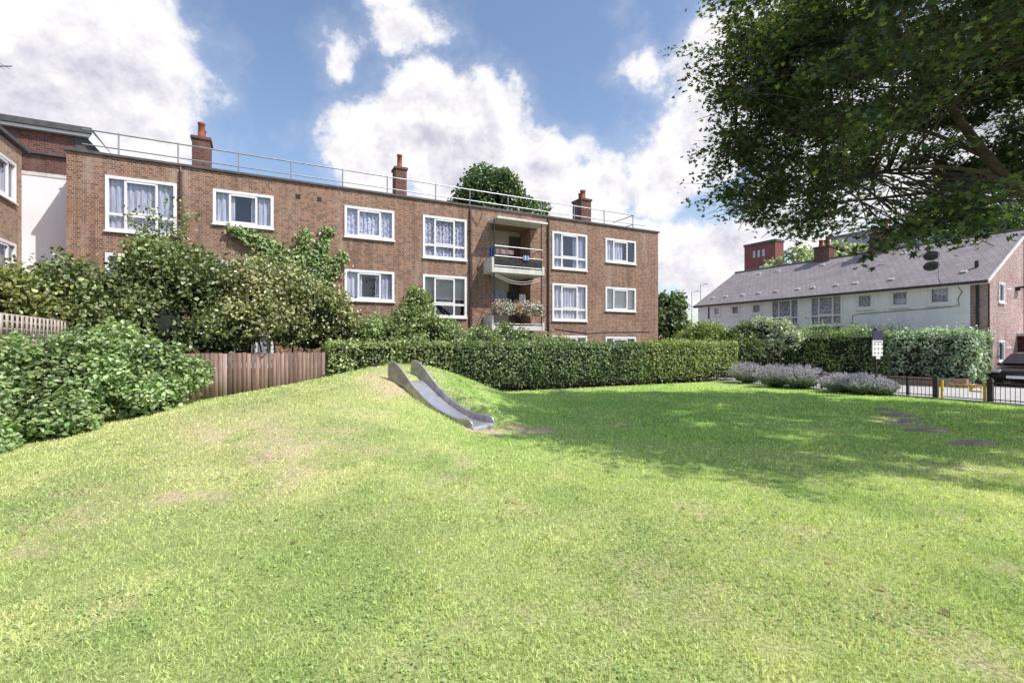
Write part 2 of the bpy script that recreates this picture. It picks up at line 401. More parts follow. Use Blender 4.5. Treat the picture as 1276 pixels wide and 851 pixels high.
# ================================================================== SKY, LIGHT, CAMERA
w=bpy.data.worlds.new('World');scene.world=w;w.use_nodes=True;t=NT(w.node_tree);t.n.clear()
out=t.new('ShaderNodeOutputWorld');sky=t.new('ShaderNodeTexSky',sky_type='NISHITA')
sky.sun_disc=False;sky.sun_elevation=SUN_EL;sky.sun_rotation=SUN_AZ;sky.altitude=50;sky.air_density=1.1;sky.dust_density=1.2;sky.ozone_density=1.6
bg=t.new('ShaderNodeBackground');bg.inputs[1].default_value=.13;t.l.new(t.mix(1.0,sky.outputs[0],(1.48,1.44,1.45),'MULTIPLY'),bg.inputs[0])
D0=t.new('ShaderNodeTexCoord').outputs['Generated']
def dirv(px,py):
    v=Vector(((px-638)/610,1,(430-py)/610));L=v.length;return tuple(v/L),L
warp=t.noise(D0,3.2,8,.62,out=1);wv=t.vmath('SCALE',t.vmath('SUBTRACT',warp,(.5,.5,.5)),.30)
DW=t.vmath('ADD',D0,wv)
blobs=[(60,70,150),(150,60,120),(205,120,70),(20,150,130),(110,165,90),(-140,120,260),
       (470,185,66),(540,168,86),(615,172,76),(680,225,84),(590,232,100),(420,165,38),(745,240,52),
       (515,30,50),(545,55,34),(430,66,34),(480,-50,50),
       (900,40,60),(845,80,45),(880,150,85),(830,210,75),(790,72,34),(960,90,120),
       (850,330,75),(780,320,60),(910,350,80),(1000,300,60),(1100,200,140),(1250,90,160),(1240,230,120),(700,300,60)]
dens=None;lit=None
for i,(px,py,r) in enumerate(blobs):
    c,L=dirv(px,py);rr=r/610/L*1.05
    dv=t.vmath('SUBTRACT',DW,c);ln=t.vmath('LENGTH',t.vmath('MULTIPLY',dv,(1,1,1.15)),out=1)
    e=t.math('DIVIDE',t.math('SUBTRACT',rr,ln),max(rr,.13))
    dens=e if dens is None else t.math('MAXIMUM',dens,e)
fine=t.noise(D0,11,10,.62);fine2=t.noise(t.vmath('ADD',D0,(.012,-.01,.035)),11,10,.62)
big=t.noise(t.vmath('MULTIPLY',D0,(1,1,2.2)),2.2,6,.6)
# elsewhere round the sky: ordinary scattered cloud, behind and above the blocks
sep=t.xyz(D0);behind=t.ramp(sep[1],(.25,-.1,0,1));gen=t.math('SUBTRACT',t.math('MULTIPLY',t.math('SUBTRACT',big,.56),4.0),t.math('SUBTRACT',1.0,behind))
dens=t.math('MAXIMUM',dens,gen)
dd=t.math('ADD',dens,t.math('MULTIPLY',t.math('SUBTRACT',fine,.5),.85))
mask=t.ramp(dd,(-.06,.27))
thin=t.ramp(dd,(-.3,.1,0,.16))
mask=t.math('MAXIMUM',mask,thin)
rel=t.math('MULTIPLY',t.math('SUBTRACT',fine,fine2),4.5)
thick=t.ramp(dd,(.15,.85))
low=t.ramp(t.noise(t.vmath('MULTIPLY',D0,(2.5,2.5,6)),1.4,6,.6),(.35,.68))
shade=t.math('SUBTRACT',t.math('ADD',t.math('MULTIPLY',rel,.75),1.02),t.math('MULTIPLY',t.math('MULTIPLY',thick,low),.85),clamp=True)
ccol=t.mix(shade,(.60,.585,.70),(1,.98,1.0))
bc=t.new('ShaderNodeBackground');t.l.new(ccol,bc.inputs[0]);bc.inputs[1].default_value=1.04
mx=t.new('ShaderNodeMixShader');t.l.new(mask,mx.inputs[0]);t.l.new(bg.outputs[0],mx.inputs[1]);t.l.new(bc.outputs[0],mx.inputs[2])
t.l.new(mx.outputs[0],out.inputs[0])
sd=bpy.data.lights.new('sun','SUN');sd.energy=5.0;sd.angle=R(.55);sd.color=(1,.955,.88)
so=bpy.data.objects.new('sun',sd);COL.objects.link(so)
sv=Vector((math.sin(SUN_AZ)*math.cos(SUN_EL),math.cos(SUN_AZ)*math.cos(SUN_EL),math.sin(SUN_EL)))
so.rotation_euler=sv.to_track_quat('Z','Y').to_euler();so.location=(0,0,30)
cam=bpy.data.cameras.new('camera');co=bpy.data.objects.new('camera',cam);COL.objects.link(co);scene.camera=co
co.location=(0,0,1.7);co.rotation_euler=(R(90),0,0);cam.sensor_width=36;cam.lens=36*610/1276;cam.clip_end=3000;cam.clip_start=.05
cam.shift_y=4.5/1276
scene.view_settings.view_transform='Standard';scene.view_settings.look='None';scene.view_settings.exposure=0
scene.cycles.use_denoising=True;scene.cycles.max_bounces=8;scene.cycles.transparent_max_bounces=12
# ================================================================== GROUND
def bare(x,y):   # worn earth, 0..1
    n=fbm(x*1.6,y*1.6,21,4)
    def e(cx,cy,sx,sy): return np.exp(-((x-cx)/sx)**2-((y-cy)/sy)**2)
    b=e(-.15,9.45,.95,.42)*1.15+e(-1.9,10.2,.8,.35)*.5+e(-3.6,5.6,1.1,.9)*.34+e(-2.7,11.0,.8,.6)*.3
    b=b+e(-3.6,7.3,2.0,1.0)*.2+e(2.9,4.6,1.0,1.0)*.12+e(-4.4,8.8,2.3,1.5)*.12+e(8.6,10.4,.9,1.9)*.28+e(.45,2.56,.1,.05)*.8+e(-3.2,4.9,.35,.2)*.8
    b=b+e(1.4,2.9,1.5,.5)*.16
    m_=fbm(x*7,y*7,61,3)
    return np.clip(((b*1.7+(n-.6)*1.6)*sstep(.30,.62,m_*.75+n*.25)*1.25),0,1)
def lawn_col(x,y):
    n1=fbm(x*.35+3,y*.35,5,4);n2=fbm(x*2.2,y*2.2,9,4);n3=fbm(x*.9+7,y*.9,15,3)
    g=np.stack([.40+0*x,.485+0*x,.185+0*x],-1);ye=np.array([.60,.60,.29]);dk=np.array([.20,.32,.10])
    f=sstep(.42,.68,n1*.6+n2*.4)[...,None];g=g*(1-f*.75)+ye*f*.75
    f=sstep(.5,.72,n3)[...,None];g=g*(1-f*.5)+dk*f*.5
    # drier on the mound and toward the front
    dr=np.clip(np.exp(-((x+4)/3.6)**2-((y-7.5)/4.2)**2)*.75+np.exp(-((x-1.6)/2.6)**2-((y-3.6)/1.8)**2)*.45,0,1)[...,None]
    g=g*(1-dr*.6)+np.array([.62,.57,.34])*dr*.42
    far=(sstep(5,11,y)*sstep(-3,.5,x))[...,None];g=g*(1-far*.45)+np.array([.165,.31,.06])*far*.75  # deepens the big tree's shade by painting a darker green into the lawn
    return g
xs=np.unique(np.concatenate([np.arange(-13,17.01,.1),np.array([-900,-400,-200,-100,-60,-40,-30,-24,-20,-17,-15,-14,18,19,20,22,25,30,40,60,100,200,400,900])]))
ys=np.unique(np.concatenate([np.arange(1,24.01,.1),np.array([-900,-400,-200,-100,-50,-25,-12,-6,-3,-1,0,25,27,30,35,45,60,100,200,400,900])]))
X,Y=np.meshgrid(xs,ys);Z=terrain(X,Y)
nx,ny=len(xs),len(ys);idx=np.arange(nx*ny).reshape(ny,nx)
Fq=np.stack([idx[:-1,:-1],idx[:-1,1:],idx[1:,1:],idx[1:,:-1]],-1).reshape(-1,4)
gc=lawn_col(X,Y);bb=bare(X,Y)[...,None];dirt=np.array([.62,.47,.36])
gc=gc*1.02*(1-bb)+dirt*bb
_lx=(X-HO[0])*CS+(Y-HO[1])*SN;_fy=-(X-FO[0])*SN+(Y-FO[1])*CS
_out=np.clip(sstep(-9.0,-8.6,_lx)+sstep(-4.4,-4.0,_fy)+sstep(4,7,-Y)+sstep(13.5,16,np.abs(X)),0,1)[...,None]
gc=gc*(1-_out)+np.array([.21,.195,.19])*_out     # streets and yards round the green
m,t,p=mat('lawn_ground');a=t.new('ShaderNodeAttribute',attribute_name='Col').outputs['Color'];o_=t.new('ShaderNodeTexCoord').outputs['Object']
n1=t.noise(o_,9,6,.7);n2=t.noise(o_,38,6,.75)
c=t.mix(t.ramp(n2,(.35,.65)),t.mix(1.0,a,(.50,.56,.45),'MULTIPLY'),t.mix(1.0,a,(1.45,1.4,1.35),'MULTIPLY'));c=t.mix(t.ramp(n1,(.35,.7,0,.30)),c,t.mix(1.0,a,(.6,.72,.5),'MULTIPLY'))
t.set(p.inputs['Base Color'],c);p.inputs['Roughness'].default_value=.95;p.inputs['Specular IOR Level'].default_value=.1
t.set(p.inputs['Normal'],t.bump(n2,.9,.03))
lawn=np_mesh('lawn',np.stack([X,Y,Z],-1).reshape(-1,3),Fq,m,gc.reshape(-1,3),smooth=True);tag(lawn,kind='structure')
lawn['label']='mown green lawn with a low grassy mound'
STONES=[(1118,11.9,.75,.45),(1128,10.9,.95,.42),(1152,9.75,.8,.45),(1213,8.5,.9,.40),(1105,12.9,.6,.4)]
stone_xy=[(*spot(a,b),c,d) for a,b,c,d in STONES]
# grass blades
PX=[];SZ=[];WD=[]
def zone(y0,y1,dens,h,wd):
    area=1.13*(y1*y1-y0*y0);n=int(area*dens)
    yy=np.sqrt(RNG.uniform(y0*y0,y1*y1,n));xx=yy*RNG.uniform(-1.13,1.13,n)
    keep=RNG.random(n)>bare(xx,yy)*1.05
    cl=fbm(xx*7,yy*7,31,3);keep&=RNG.random(n)<(.35+1.3*cl)
    # outside paving and hedge lines
    lx=(xx-HO[0])*CS+(yy-HO[1])*SN;keep&=lx<-9.2
    fy=-(xx-FO[0])*SN+(yy-FO[1])*CS;keep&=fy<-4.7
    for sx,sy,a_,b_ in stone_xy:keep&=((xx-sx)/(a_*.5))**2+((yy-sy)/(b_*.5))**2>1
    keep&=~((np.abs((xx+1.55)*.85-(yy-10.3)*.53)<1.15)&(np.abs((xx+1.55)*.53+(yy-10.3)*.85)<.33))
    xx,yy,cl=xx[keep],yy[keep],cl[keep];PX.append(np.stack([xx,yy],1));SZ.append(h*(.55+.9*RNG.random(len(xx)))*(.7+.6*cl));WD.append(np.full(len(xx),wd))
zone(2.2,4.2,8200,.027,.2);zone(4.2,6.5,3600,.029,.28);zone(6.5,10,1400,.031,.4);zone(10,15.5,420,.040,.5);zone(15.5,25,130,.045,.8)
PX=np.concatenate(PX);SZ=np.concatenate(SZ);WD=np.concatenate(WD);n=len(PX)
P=np.stack([PX[:,0],PX[:,1],terrain(PX[:,0],PX[:,1])-.003],1)
up=np.stack([RNG.normal(size=n)*.55,RNG.normal(size=n)*.55,np.ones(n)],1);az=RNG.uniform(0,2*np.pi,n)
nn=np.stack([np.cos(az),np.sin(az),np.zeros(n)],1)
up/=np.linalg.norm(up,axis=1,keepdims=True);A=np.cross(up,nn);A/=np.linalg.norm(A,axis=1,keepdims=True)
hw=(SZ*WD*.5)[:,None]
bend=nn*(SZ*.35)[:,None]*RNG.random((n,1))
V=np.stack([P-A*hw,P+A*hw,P+up*SZ[:,None]+bend],1).reshape(-1,3)
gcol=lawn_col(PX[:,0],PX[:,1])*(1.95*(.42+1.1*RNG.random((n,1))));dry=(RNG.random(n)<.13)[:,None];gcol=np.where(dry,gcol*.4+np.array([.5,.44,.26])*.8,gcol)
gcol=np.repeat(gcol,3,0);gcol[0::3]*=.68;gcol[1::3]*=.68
GRASS=M_leaf('grass_blade',.35,.5,.35,(1.1,1.25,.5))
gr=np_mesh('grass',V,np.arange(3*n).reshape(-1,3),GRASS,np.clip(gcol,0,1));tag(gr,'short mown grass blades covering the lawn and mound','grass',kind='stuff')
# clover patches, daisies and fallen leaves
def scatter(name,n,size,tpl,cols,y0,y1,label,zoff,patch=None,up=1.0,mt=None,rad=1.1,xr=None):
    yy=np.sqrt(RNG.uniform(y0*y0,y1*y1,n));xx=yy*RNG.uniform(-rad,rad,n) if xr is None else RNG.uniform(*xr,n)
    kp=((xx-HO[0])*CS+(yy-HO[1])*SN<-9.4)&(-(xx-FO[0])*SN+(yy-FO[1])*CS<-4.8)
    if patch is not None:kp&=(fbm(xx*patch,yy*patch,77,3)>.56)
    xx,yy=xx[kp],yy[kp];n=len(xx);P=np.stack([xx,yy,terrain(xx,yy)+zoff*(.5+RNG.random(n))],1)
    V,Fc=inst(P,RNG.normal(size=(n,3))*.3+np.array([0,0,up]),size*(.6+.8*RNG.random(n)),tpl)
    o=np_mesh(name,V,Fc,mt or GRASS,np.clip(np.repeat(palette(n,cols),len(tpl[0]),0),0,1));tag(o,label,name.replace('_',' '),kind='stuff')
scatter('clover',26000,.022,T_OVAL,[(.16,.24,.07),(.21,.29,.10),(.12,.19,.06)],2.2,7.5,'small clover and weed leaves growing in the lawn',.016,1.3)
scatter('fallen_leaves',420,.05,T_OVAL,[(.20,.13,.06),(.12,.08,.04),(.28,.22,.08)],3.0,14,'dry fallen leaves dotted over the lawn',.025)
scatter('daisies',260,.018,T_OVAL,[(.45,.45,.42)],2.4,12,'tiny white daisies dotted in the grass',.032)
# paving beyond the railings
def sheet(name,pts,z,m_,label):
    mb=MB();mb.v=[(x,y,z) for x,y in pts];mb.f=[tuple(range(len(pts)))];mb.m=[0]
    return tag(mb.build(name,m_),label,kind='structure')
m,t,p=mat('paving');o_=t.new('ShaderNodeTexCoord').outputs['Object']
b=t.new('ShaderNodeTexBrick',offset=.5);b.inputs['Scale'].default_value=1;b.inputs['Brick Width'].default_value=.6;b.inputs['Row Height'].default_value=.6;b.inputs['Mortar Size'].default_value=.008
t.set(b.inputs['Vector'],o_);t.set(b.inputs['Color1'],(.46,.44,.43));t.set(b.inputs['Color2'],(.52,.50,.49));t.set(b.inputs['Mortar'],(.22,.21,.2))
t.set(p.inputs['Base Color'],t.mix(t.ramp(t.noise(o_,1.5,6),(.35,.7,0,.5)),b.outputs[0],(.34,.32,.30)));p.inputs['Roughness'].default_value=.9;PAVE=m
sheet('pavement',[W(HO,-9.12,-14)[:2],W(HO,14,-14)[:2],W(HO,14,-.02)[:2],W(HO,-.4,-.02)[:2],W(HO,-.4,22)[:2],W(HO,-9.12,22)[:2]],.012,PAVE,'pale slab pavement behind the railings')
mb=MB();
M4=Matrix.Translation((HO[0],HO[1],0))@Matrix.Rotation(TH,4,'Z')
mb.box(-9.36,-9.12,-14,9.5,-.05,.05,M4);tag(mb.build('kerb',M_plain('concrete_kerb',(.42,.40,.38),.9,.2,3),bevel=.01),'pale concrete edging strip under the railings',kind='structure')
# earth bed along the hedge foot and behind the fence
m=M_plain('bed_soil',(.06,.042,.03),1,.4,5,bump=.6)
sheet('soil_bed',[W(FO,-19,-4.78)[:2],W(FO,7.7,-4.78)[:2],W(FO,7.7,-.05)[:2],W(FO,-19,-.05)[:2]],.008,m,'dark soil bed behind the hedge')
# ================================================================== BRICK BLOCK
block=empty('apartment_block',W(FO,0,0),TH,'long three storey brick flats with flat roof, roof rail and recessed balconies','building')
X0,X1,ZT,DEP=-18.6,6.92,8.0,9.0
wins=[]   # (x0,x1,z0,z1,type,curtain)
for x0,x1 in ((-17.61,-15.62),(-6.72,-4.67),(-.1,2.02)):
    for k,(zt,) in enumerate(((7.37,),(4.78,),(2.18,))):wins.append((x0,x1,zt-1.85,zt,'L',(x0,k)))
for x0,x1 in ((-14.54,-12.56),(-9.98,-7.96),(3.2,5.28)):
    for k,(zt,) in enumerate(((7.36,),(4.78,),(2.14,))):wins.append((x0,x1,zt-1.26,zt,'S',(x0,k)))
openings=[(a,b,c,d,.14) for a,b,c,d,_,_ in wins]
balc=[(-3.43,-1.33,5.2,7.36,1.1),(-3.43,-1.33,2.6,4.98,1.1),(-3.43,-1.33,0.05,2.38,1.1)]
openings+=balc
def wall_with_openings(mb,x0,x1,z0,z1,ops,inv=False):
    X_=sorted({x0,x1,*[o[0] for o in ops],*[o[1] for o in ops]});Z_=sorted({z0,z1,*[o[2] for o in ops],*[o[3] for o in ops]})
    for i in range(len(X_)-1):
        for j in range(len(Z_)-1):
            cx,cz=(X_[i]+X_[i+1])/2,(Z_[j]+Z_[j+1])/2
            if any(o[0]<cx<o[1] and o[2]<cz<o[3] for o in ops):continue
            mb.quad((X_[i],0,Z_[j]),(X_[i+1],0,Z_[j]),(X_[i+1],0,Z_[j+1]),(X_[i],0,Z_[j+1]))
    for o in ops:
        a,b,c,d,r=o[:5]
        mb.quad((a,0,c),(a,r,c),(a,r,d),(a,0,d));mb.quad((b,0,c),(b,0,d),(b,r,d),(b,r,c))
        mb.quad((a,0,d),(a,r,d),(b,r,d),(b,0,d));mb.quad((a,0,c),(b,0,c),(b,r,c),(a,r,c))
mb=MB();wall_with_openings(mb,X0,X1,-.1,ZT,openings)
mb.quad((X0,0,-.1),(X0,0,ZT),(X0,DEP,ZT),(X0,DEP,-.1));mb.quad((X1,0,-.1),(X1,DEP,-.1),(X1,DEP,ZT),(X1,0,ZT));mb.quad((X0,DEP,-.1),(X0,DEP,ZT),(X1,DEP,ZT),(X1,DEP,-.1))
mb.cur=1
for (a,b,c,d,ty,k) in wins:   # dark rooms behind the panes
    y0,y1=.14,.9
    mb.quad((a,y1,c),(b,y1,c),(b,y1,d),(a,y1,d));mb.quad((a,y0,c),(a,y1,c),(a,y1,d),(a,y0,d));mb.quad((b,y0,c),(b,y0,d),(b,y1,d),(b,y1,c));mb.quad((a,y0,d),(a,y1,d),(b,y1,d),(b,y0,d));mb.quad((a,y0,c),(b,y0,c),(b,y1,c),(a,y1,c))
mb.build('wall',[BR,DARK],block)
mb=MB();mb.box(X0+.02,X1-.02,.02,DEP-.02,ZT-.25,ZT+.03);rf=mb.build('roof',FELT,block)
mb=MB();mb.box(X0-.06,X1+.06,-.07,.28,ZT,ZT+.09);mb.box(X0-.06,X0+.28,.28,DEP,ZT,ZT+.09);mb.box(X1-.28,X1+.06,.28,DEP,ZT,ZT+.09);mb.build('coping',LEAD,rf,bevel=.01)
def window(parent,a,b,c,d,ty,key,yout=-.035,curt=None,fr=.10,M=None,frame_m=WHITE):
    """white framed window in an opening; local x along the wall, outward -y"""
    rnd=random.Random(str(key))
    def bd(mb,nm,m_,par,bev=0):
        o=mb.build(nm,m_,par,bevel=bev)
        return o
    mb=MB();f=fr
    mb.box(a,a+f,yout,.07,c,d);mb.box(b-f,b,yout,.07,c,d);mb.box(a+f,b-f,yout,.07,d-f,d);mb.box(a+f,b-f,yout,.07,c,c+f)
    mb.box(a-.03,b+.03,yout-.05,.02,c-.05,c-.002)
    win=bd(mb,'window',frame_m,parent,.006)
    if M is not None:win.matrix_local=M
    W_=b-a-2*f
    mb=MB()
    if ty in 'LS':
        c1,c2=a+f+W_*.25,b-f-W_*.27;m=.035
        mb.box(c1-m,c1+m,-.01,.05,c+f,d-f);mb.box(c2-m,c2+m,-.01,.05,c+f,d-f)
        mb.box(c1+m,c2-m,-.02,.04,d-f-.07,d-f);mb.box(c1+m,c2-m,-.02,.04,c+f+(.52 if ty=='L' else 0),c+f+(.52 if ty=='L' else 0)+.06)
        if ty=='L':
            for p,q in ((a+f,c1-m),(c1+m,c2-m),(c2+m,b-f)):mb.box(p,q,-.008,.048,c+f+.43,c+f+.52)
    elif ty=='T':
        c1=a+f+W_*.5;mb.box(a+f,b-f,-.005,.04,c+f,c+f+.04)
        mb.box(a+f,b-f,-.005,.04,d-f-.04,d-f);mb.box(a+f,a+f+.03,-.004,.039,c+f+.04,d-f-.04);mb.box(b-f-.03,b-f,-.004,.039,c+f+.04,d-f-.04)
    bd(mb,'frame',frame_m,win)
    mb=MB();mb.quad((a+f,.035,c+f),(b-f,.035,c+f),(b-f,.035,d-f),(a+f,.035,d-f));bd(mb,'pane',GLASS,win)
    style=curt if curt is not None else rnd.choice(['net','split','net','half','blind'])
    cm=LACE if style=='lace' else CURT
    mb=MB();spans=[(a+f*.5,b-f*.5)] if style in('net','lace') else [] if style=='blind' else [(a+f*.5,a+f+W_*.34),(b-f-W_*.36,b-f*.5)]
    if style=='none':spans=[]
    if style=='half':spans=[(a+f*.5,a+f+W_*.62)]
    for p,q in spans:
        n=int((q-p)/.03)
        for i in range(n):
            u0,u1=p+(q-p)*i/n,p+(q-p)*(i+1)/n
            w0=.115+.022*math.sin(i*1.15+rnd.random())+.012*math.sin(i*.37);w1=.115+.022*math.sin((i+1)*1.15)+.012*math.sin((i+1)*.37)
            mb.quad((u0,w0,c+.05),(u1,w1,c+.05),(u1,w1,d-.02),(u0,w0,d-.02))
    if style=='blind':
        mb=MB();z=d-.05;zb_=c+(d-c)*rnd.choice([.15,.45])
        while z>zb_:
            mb.quad((a+f*.6,.10,z),(b-f*.6,.10,z),(b-f*.6,.125,z-.035),(a+f*.6,.125,z-.035));z-=.04
        bd(mb,'curtain',WHITE,win);spans=[]
    if spans:bd(mb,'curtain',cm,win)
    return win
for (a,b,c,d,ty,k) in wins:
    st='lace' if (k[0] in(-9.98,) and k[1]==0) or (abs(k[0]+6.72)<.01 and k[1]==0) else ('split' if k[0] in(-9.98,-14.54) else None)
    window(block,a,b,c,d,ty,k,curt=st)
# balconies: recess walls, slabs, rails
for i,(a,b,c,d,r) in enumerate(balc):
    mb=MB();mb.quad((a,1.1,c),(b,1.1,c),(b,1.1,d),(a,1.1,d));bw=mb.build('recess_wall',CREAM,block)
    mb=MB();mb.box(b-.62,b-.02,1.02,1.09,c,d-.25);mb.build('balcony_door',M_plain('door_brown',(.10,.06,.05),.5,.2,4) if i==0 else bpy.data.materials['door_brown'],bw)
    if i<2:
        sl=MB();sl.box(-3.83,-1.16,-.95,-.003,c-.24,c-.02);sl.box(a,b,-.003,1.09,c-.24+.003,c-.022);slab=sl.build('balcony_slab',STAIN,block,bevel=.012)
        for q in((-3.85,-3.73,.42),(-1.24,-1.12,.16)):
            mb=MB();mb.box(q[0],q[1],-.97,-.005,c-.25,c+q[2]);mb.build('side_panel',STAIN,slab,bevel=.012)
        mb=MB()
        for z in (c+.95,c+.5,c+.06):mb.tube([(-3.7,-.92,z),(-1.2,-.92,z)],.022,8)
        for x,s_ in((-3.7,1),(-1.2,1)):
            for z in(c+.95,c+.5):mb.tube([(x,-.92,z),(x,-.01,z)],.02,8)
        mb.build('balcony_rail',STEEL,slab)
        for x in(-3.7,-1.25):
            mb=MB();mb.tube([(x,-.9,c),(x,-.9,(7.36 if i==0 else 4.96))],.028,8);mb.build('corner_post',BLACK,slab)
        if i==0:
            mb=MB()
            for j in range(70):
                x=-3.66+j*.0345;mb.box(x,x+.022,-.905,-.895,c+.05,c+.5)
            mb.box(-3.68,-1.25,-.893,-.888,c+.05,c+.36);mb.build('mesh_screen',M_plain('dark_screen',(.06,.055,.06),.8,.5,9),slab)
mb=MB();mb.prism([(0,0)],0,0) if False else None
mb.box(-3.6,-.95,-1.0,-.004,7.37,7.47);mb.build('canopy',STAIN,block,bevel=.015)
# downpipes and vents
for x,zt in((-15.5,8.05),(-4.5,8.05),(-.33,8.05)):
    mb=MB();mb.tube([(x,-.06,.1),(x,-.06,zt-.25),(x,.0,zt)],.045,8)
    for z in(1.5,3.3,5.1,6.9):mb.box(x-.07,x+.07,-.12,-.004,z,z+.05)
    mb.build('downpipe',PIPE,block)
mb=MB();mb.tube([(-4.55,-.03,7.7),(-4.1,-.03,7.2),(-3.9,-.02,7.75)],.012,5)
mb.build('cable',BLACK,block);mb=MB();mb.tube([(.1,-.02,2.5),(2,-.02,2.32),(3.3,-.02,2.4),(6.3,-.02,2.45)],.02,5);mb.build('cable',BLACK,block)
for x in(-11.7,-10.93):
    mb=MB();mb.box(x-.08,x+.08,-.01,.01,7.38,7.56);mb.build('air_vent',DARK,block)
# roof rail
mb=MB()
mb.tube([(-18.3,.4,8.92),(5.5,.4,8.92)],.026,8);mb.tube([(-18.3,.4,8.42),(6.3,.4,8.42)],.022,8);mb.tube([(5.5,.4,8.92),(5.5,2.2,8.92)],.024,8);mb.tube([(5.5,.4,8.42),(5.5,2.2,8.42)],.024,8)
rail=mb.build('roof_rail',STEEL,block)
for x in(-17.33,-15.63,-13.73,-11.92,-9.99,-8.16,-6.0,-4.34,-2.35,-.49,1.5,3.44,5.44):
    mb=MB();mb.tube([(x,.4,8.05),(x,.4,8.96)],.026,8);mb.box(x-.12,x+.12,.3,.5,8.03,8.08);mb.build('rail_post',STEEL,rail)
def chimney(par,x,y,z0,z1,sx,sy,pots,ph,bm):
    mb=MB();mb.box(x-sx/2,x+sx/2,y-sy/2,y+sy/2,z0,z1-.12);mb.box(x-sx/2-.05,x+sx/2+.05,y-sy/2-.05,y+sy/2+.05,z1-.12,z1);ch=mb.build('chimney',[bm],par,bevel=.01)
    for k,(dx,dy,hh) in enumerate(pots):
        mb=MB();r=.13;mb.lathe([(r*1.1,z1-.02),(r*1.1,z1+.08),(r,z1+.1),(r*.85,z1+hh-.1),(r*1.05,z1+hh-.08),(r*1.0,z1+hh),(r*.7,z1+hh)],(x+dx,y+dy),14);mb.build('chimney_pot',POT,par if False else ch,smooth=True)
BRC=M_brick('brick_chimney',(.15,.065,.05),(.2,.09,.065),(.07,.04,.04),(.24,.2,.18))
for a in((-15.13,3,7.9,10.1,.62,.9,[(0,-.25,.62),(0,.2,.5)],.6),(-6.96,3,7.9,10.28,.55,.62,[(0,0,.68)],.6),(3.83,3,7.9,10.2,.7,.9,[(-.15,-.25,.5),(.12,0,.62),(.1,.28,.5)],.6)):
    chimney(block,*a,BRC)
# penthouse set back on the roof
mb=MB();mb.box(-31,-19.4,4.0,10,7.5,9.8);pn=mb.build('roof_storey',BRC,block)
mb=MB();mb.box(-31.2,-18.95,3.8,10.2,9.8,9.92);mb.build('fascia',WHITE,pn)
mb=MB();mb.box(-31.3,-18.85,3.7,10.3,9.92,10.14);mb.build('flat_roof',LEAD,pn)
mb=MB()
for y in (3.85,):
    a_=Vector((-18.95,y,9.86));b_=Vector((-17.6,y,8.35));d_=(b_-a_).normalized()
    mb.prism([(-18.95,9.92),(-18.95,9.7),(-17.75,8.3),(-17.5,8.3),(-18.85,10.0)],3.8,3.95)
mb.build('sloping_fascia',WHITE,pn)
mb=MB();mb.prism([(-19.4,9.8),(-19.4,8.02),(-17.7,8.02),(-18.95,9.7)],3.97,10);mb.build('sloping_roof',LEAD,pn)
# TV aerial on far left roof
# ================================================================== LEFT WING
LW=(-15.8,15.1)
wing=empty('apartment_wing',(LW[0],LW[1],0),TH,'left brick wing of the flats with bright white stairwell panel','building')
# local frame here: x outwards (+x faces the lawn), y along the wing
mb=MB()
ops=[(-.75,1.075,6.33,7.63),(-.75,1.075,3.7,5.0),(-.75,1.075,1.1,2.4),(-5.2,-3.4,6.33,7.63),(-5.2,-3.4,3.7,5.0),(-5.2,-3.4,1.1,2.4)]
ops=[(*o,.14) for o in ops]
def yz(m_):   # build along y: swap so that x of the helper -> y and outward -y -> +x
    return Matrix(((0,-1,0,0),(1,0,0,0),(0,0,1,0),(0,0,0,1)))
wall_with_openings(mb,-14,1.567,-.1,8.25,ops)
mb.v=[(-y,x,z) for x,y,z in mb.v]
mb.quad((0,1.567,-.1),(-7,1.567,-.1),(-7,1.567,8.25),(0,1.567,8.25));mb.quad((0,-14,-.1),(0,-14,8.25),(-7,-14,8.25),(-7,-14,-.1))
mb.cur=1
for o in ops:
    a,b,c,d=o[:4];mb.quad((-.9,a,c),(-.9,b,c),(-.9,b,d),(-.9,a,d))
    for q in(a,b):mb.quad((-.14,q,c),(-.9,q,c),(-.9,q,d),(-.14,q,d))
mb.build('wall',[BR_L,DARK],wing)
for k,o in enumerate(ops):window(wing,*o[:4],'S',('wing',k),M=yz(0),curt='net')
mb=MB();mb.box(-7,.0,-14,1.7,8.2,8.27);rw=mb.build('roof',FELT,wing)
mb=MB();mb.box(-.25,.12,-14.1,1.9,8.27,8.38);mb.build('coping',LEAD,rw)
mb=MB();mb.box(.05,.35,-3,-1.6,8.38,8.95);mb.build('white_hood',WHITE,rw)
mb=MB();mb.box(-.35,3.8,1.571,1.67,-.1,7.46);mb.build('stair_panel',PANEL,wing)
mb=MB();mb.box(-.37,3.8,1.55,1.9,7.46,7.58);mb.build('panel_capping',STAIN,wing)
mb=MB();mb.box(-3,3.7,2.8,3.0,5,8.55);mb.build('stair_wall',BRC,wing);mb=MB();mb.box(-3,3.7,2.7,3.1,8.55,8.62);mb.build('stair_coping',LEAD,wing)
mb=MB();mb.box(-.3,3.7,1.9,2.8,7.3,7.4);mb.build('stair_roof',FELT,wing)
x,y=spot(-60,14.5);ae=empty('tv_aerial',(x-1.0,y,8.27),0,'thin television aerial boom poking in above the left wing roof','aerial')
mb=MB();mb.tube([(0,0,0),(0,0,1.75)],.02,6);mb.build('mast',STEEL,ae)
mb=MB();mb.tube([(-.5,0,1.7),(2.78,0,1.68)],.014,6)
for i in range(14):mb.tube([(.2+i*.18,-.2,1.7),(.2+i*.18,.2,1.7)],.006,4)
mb.build('boom',BLACK,ae)
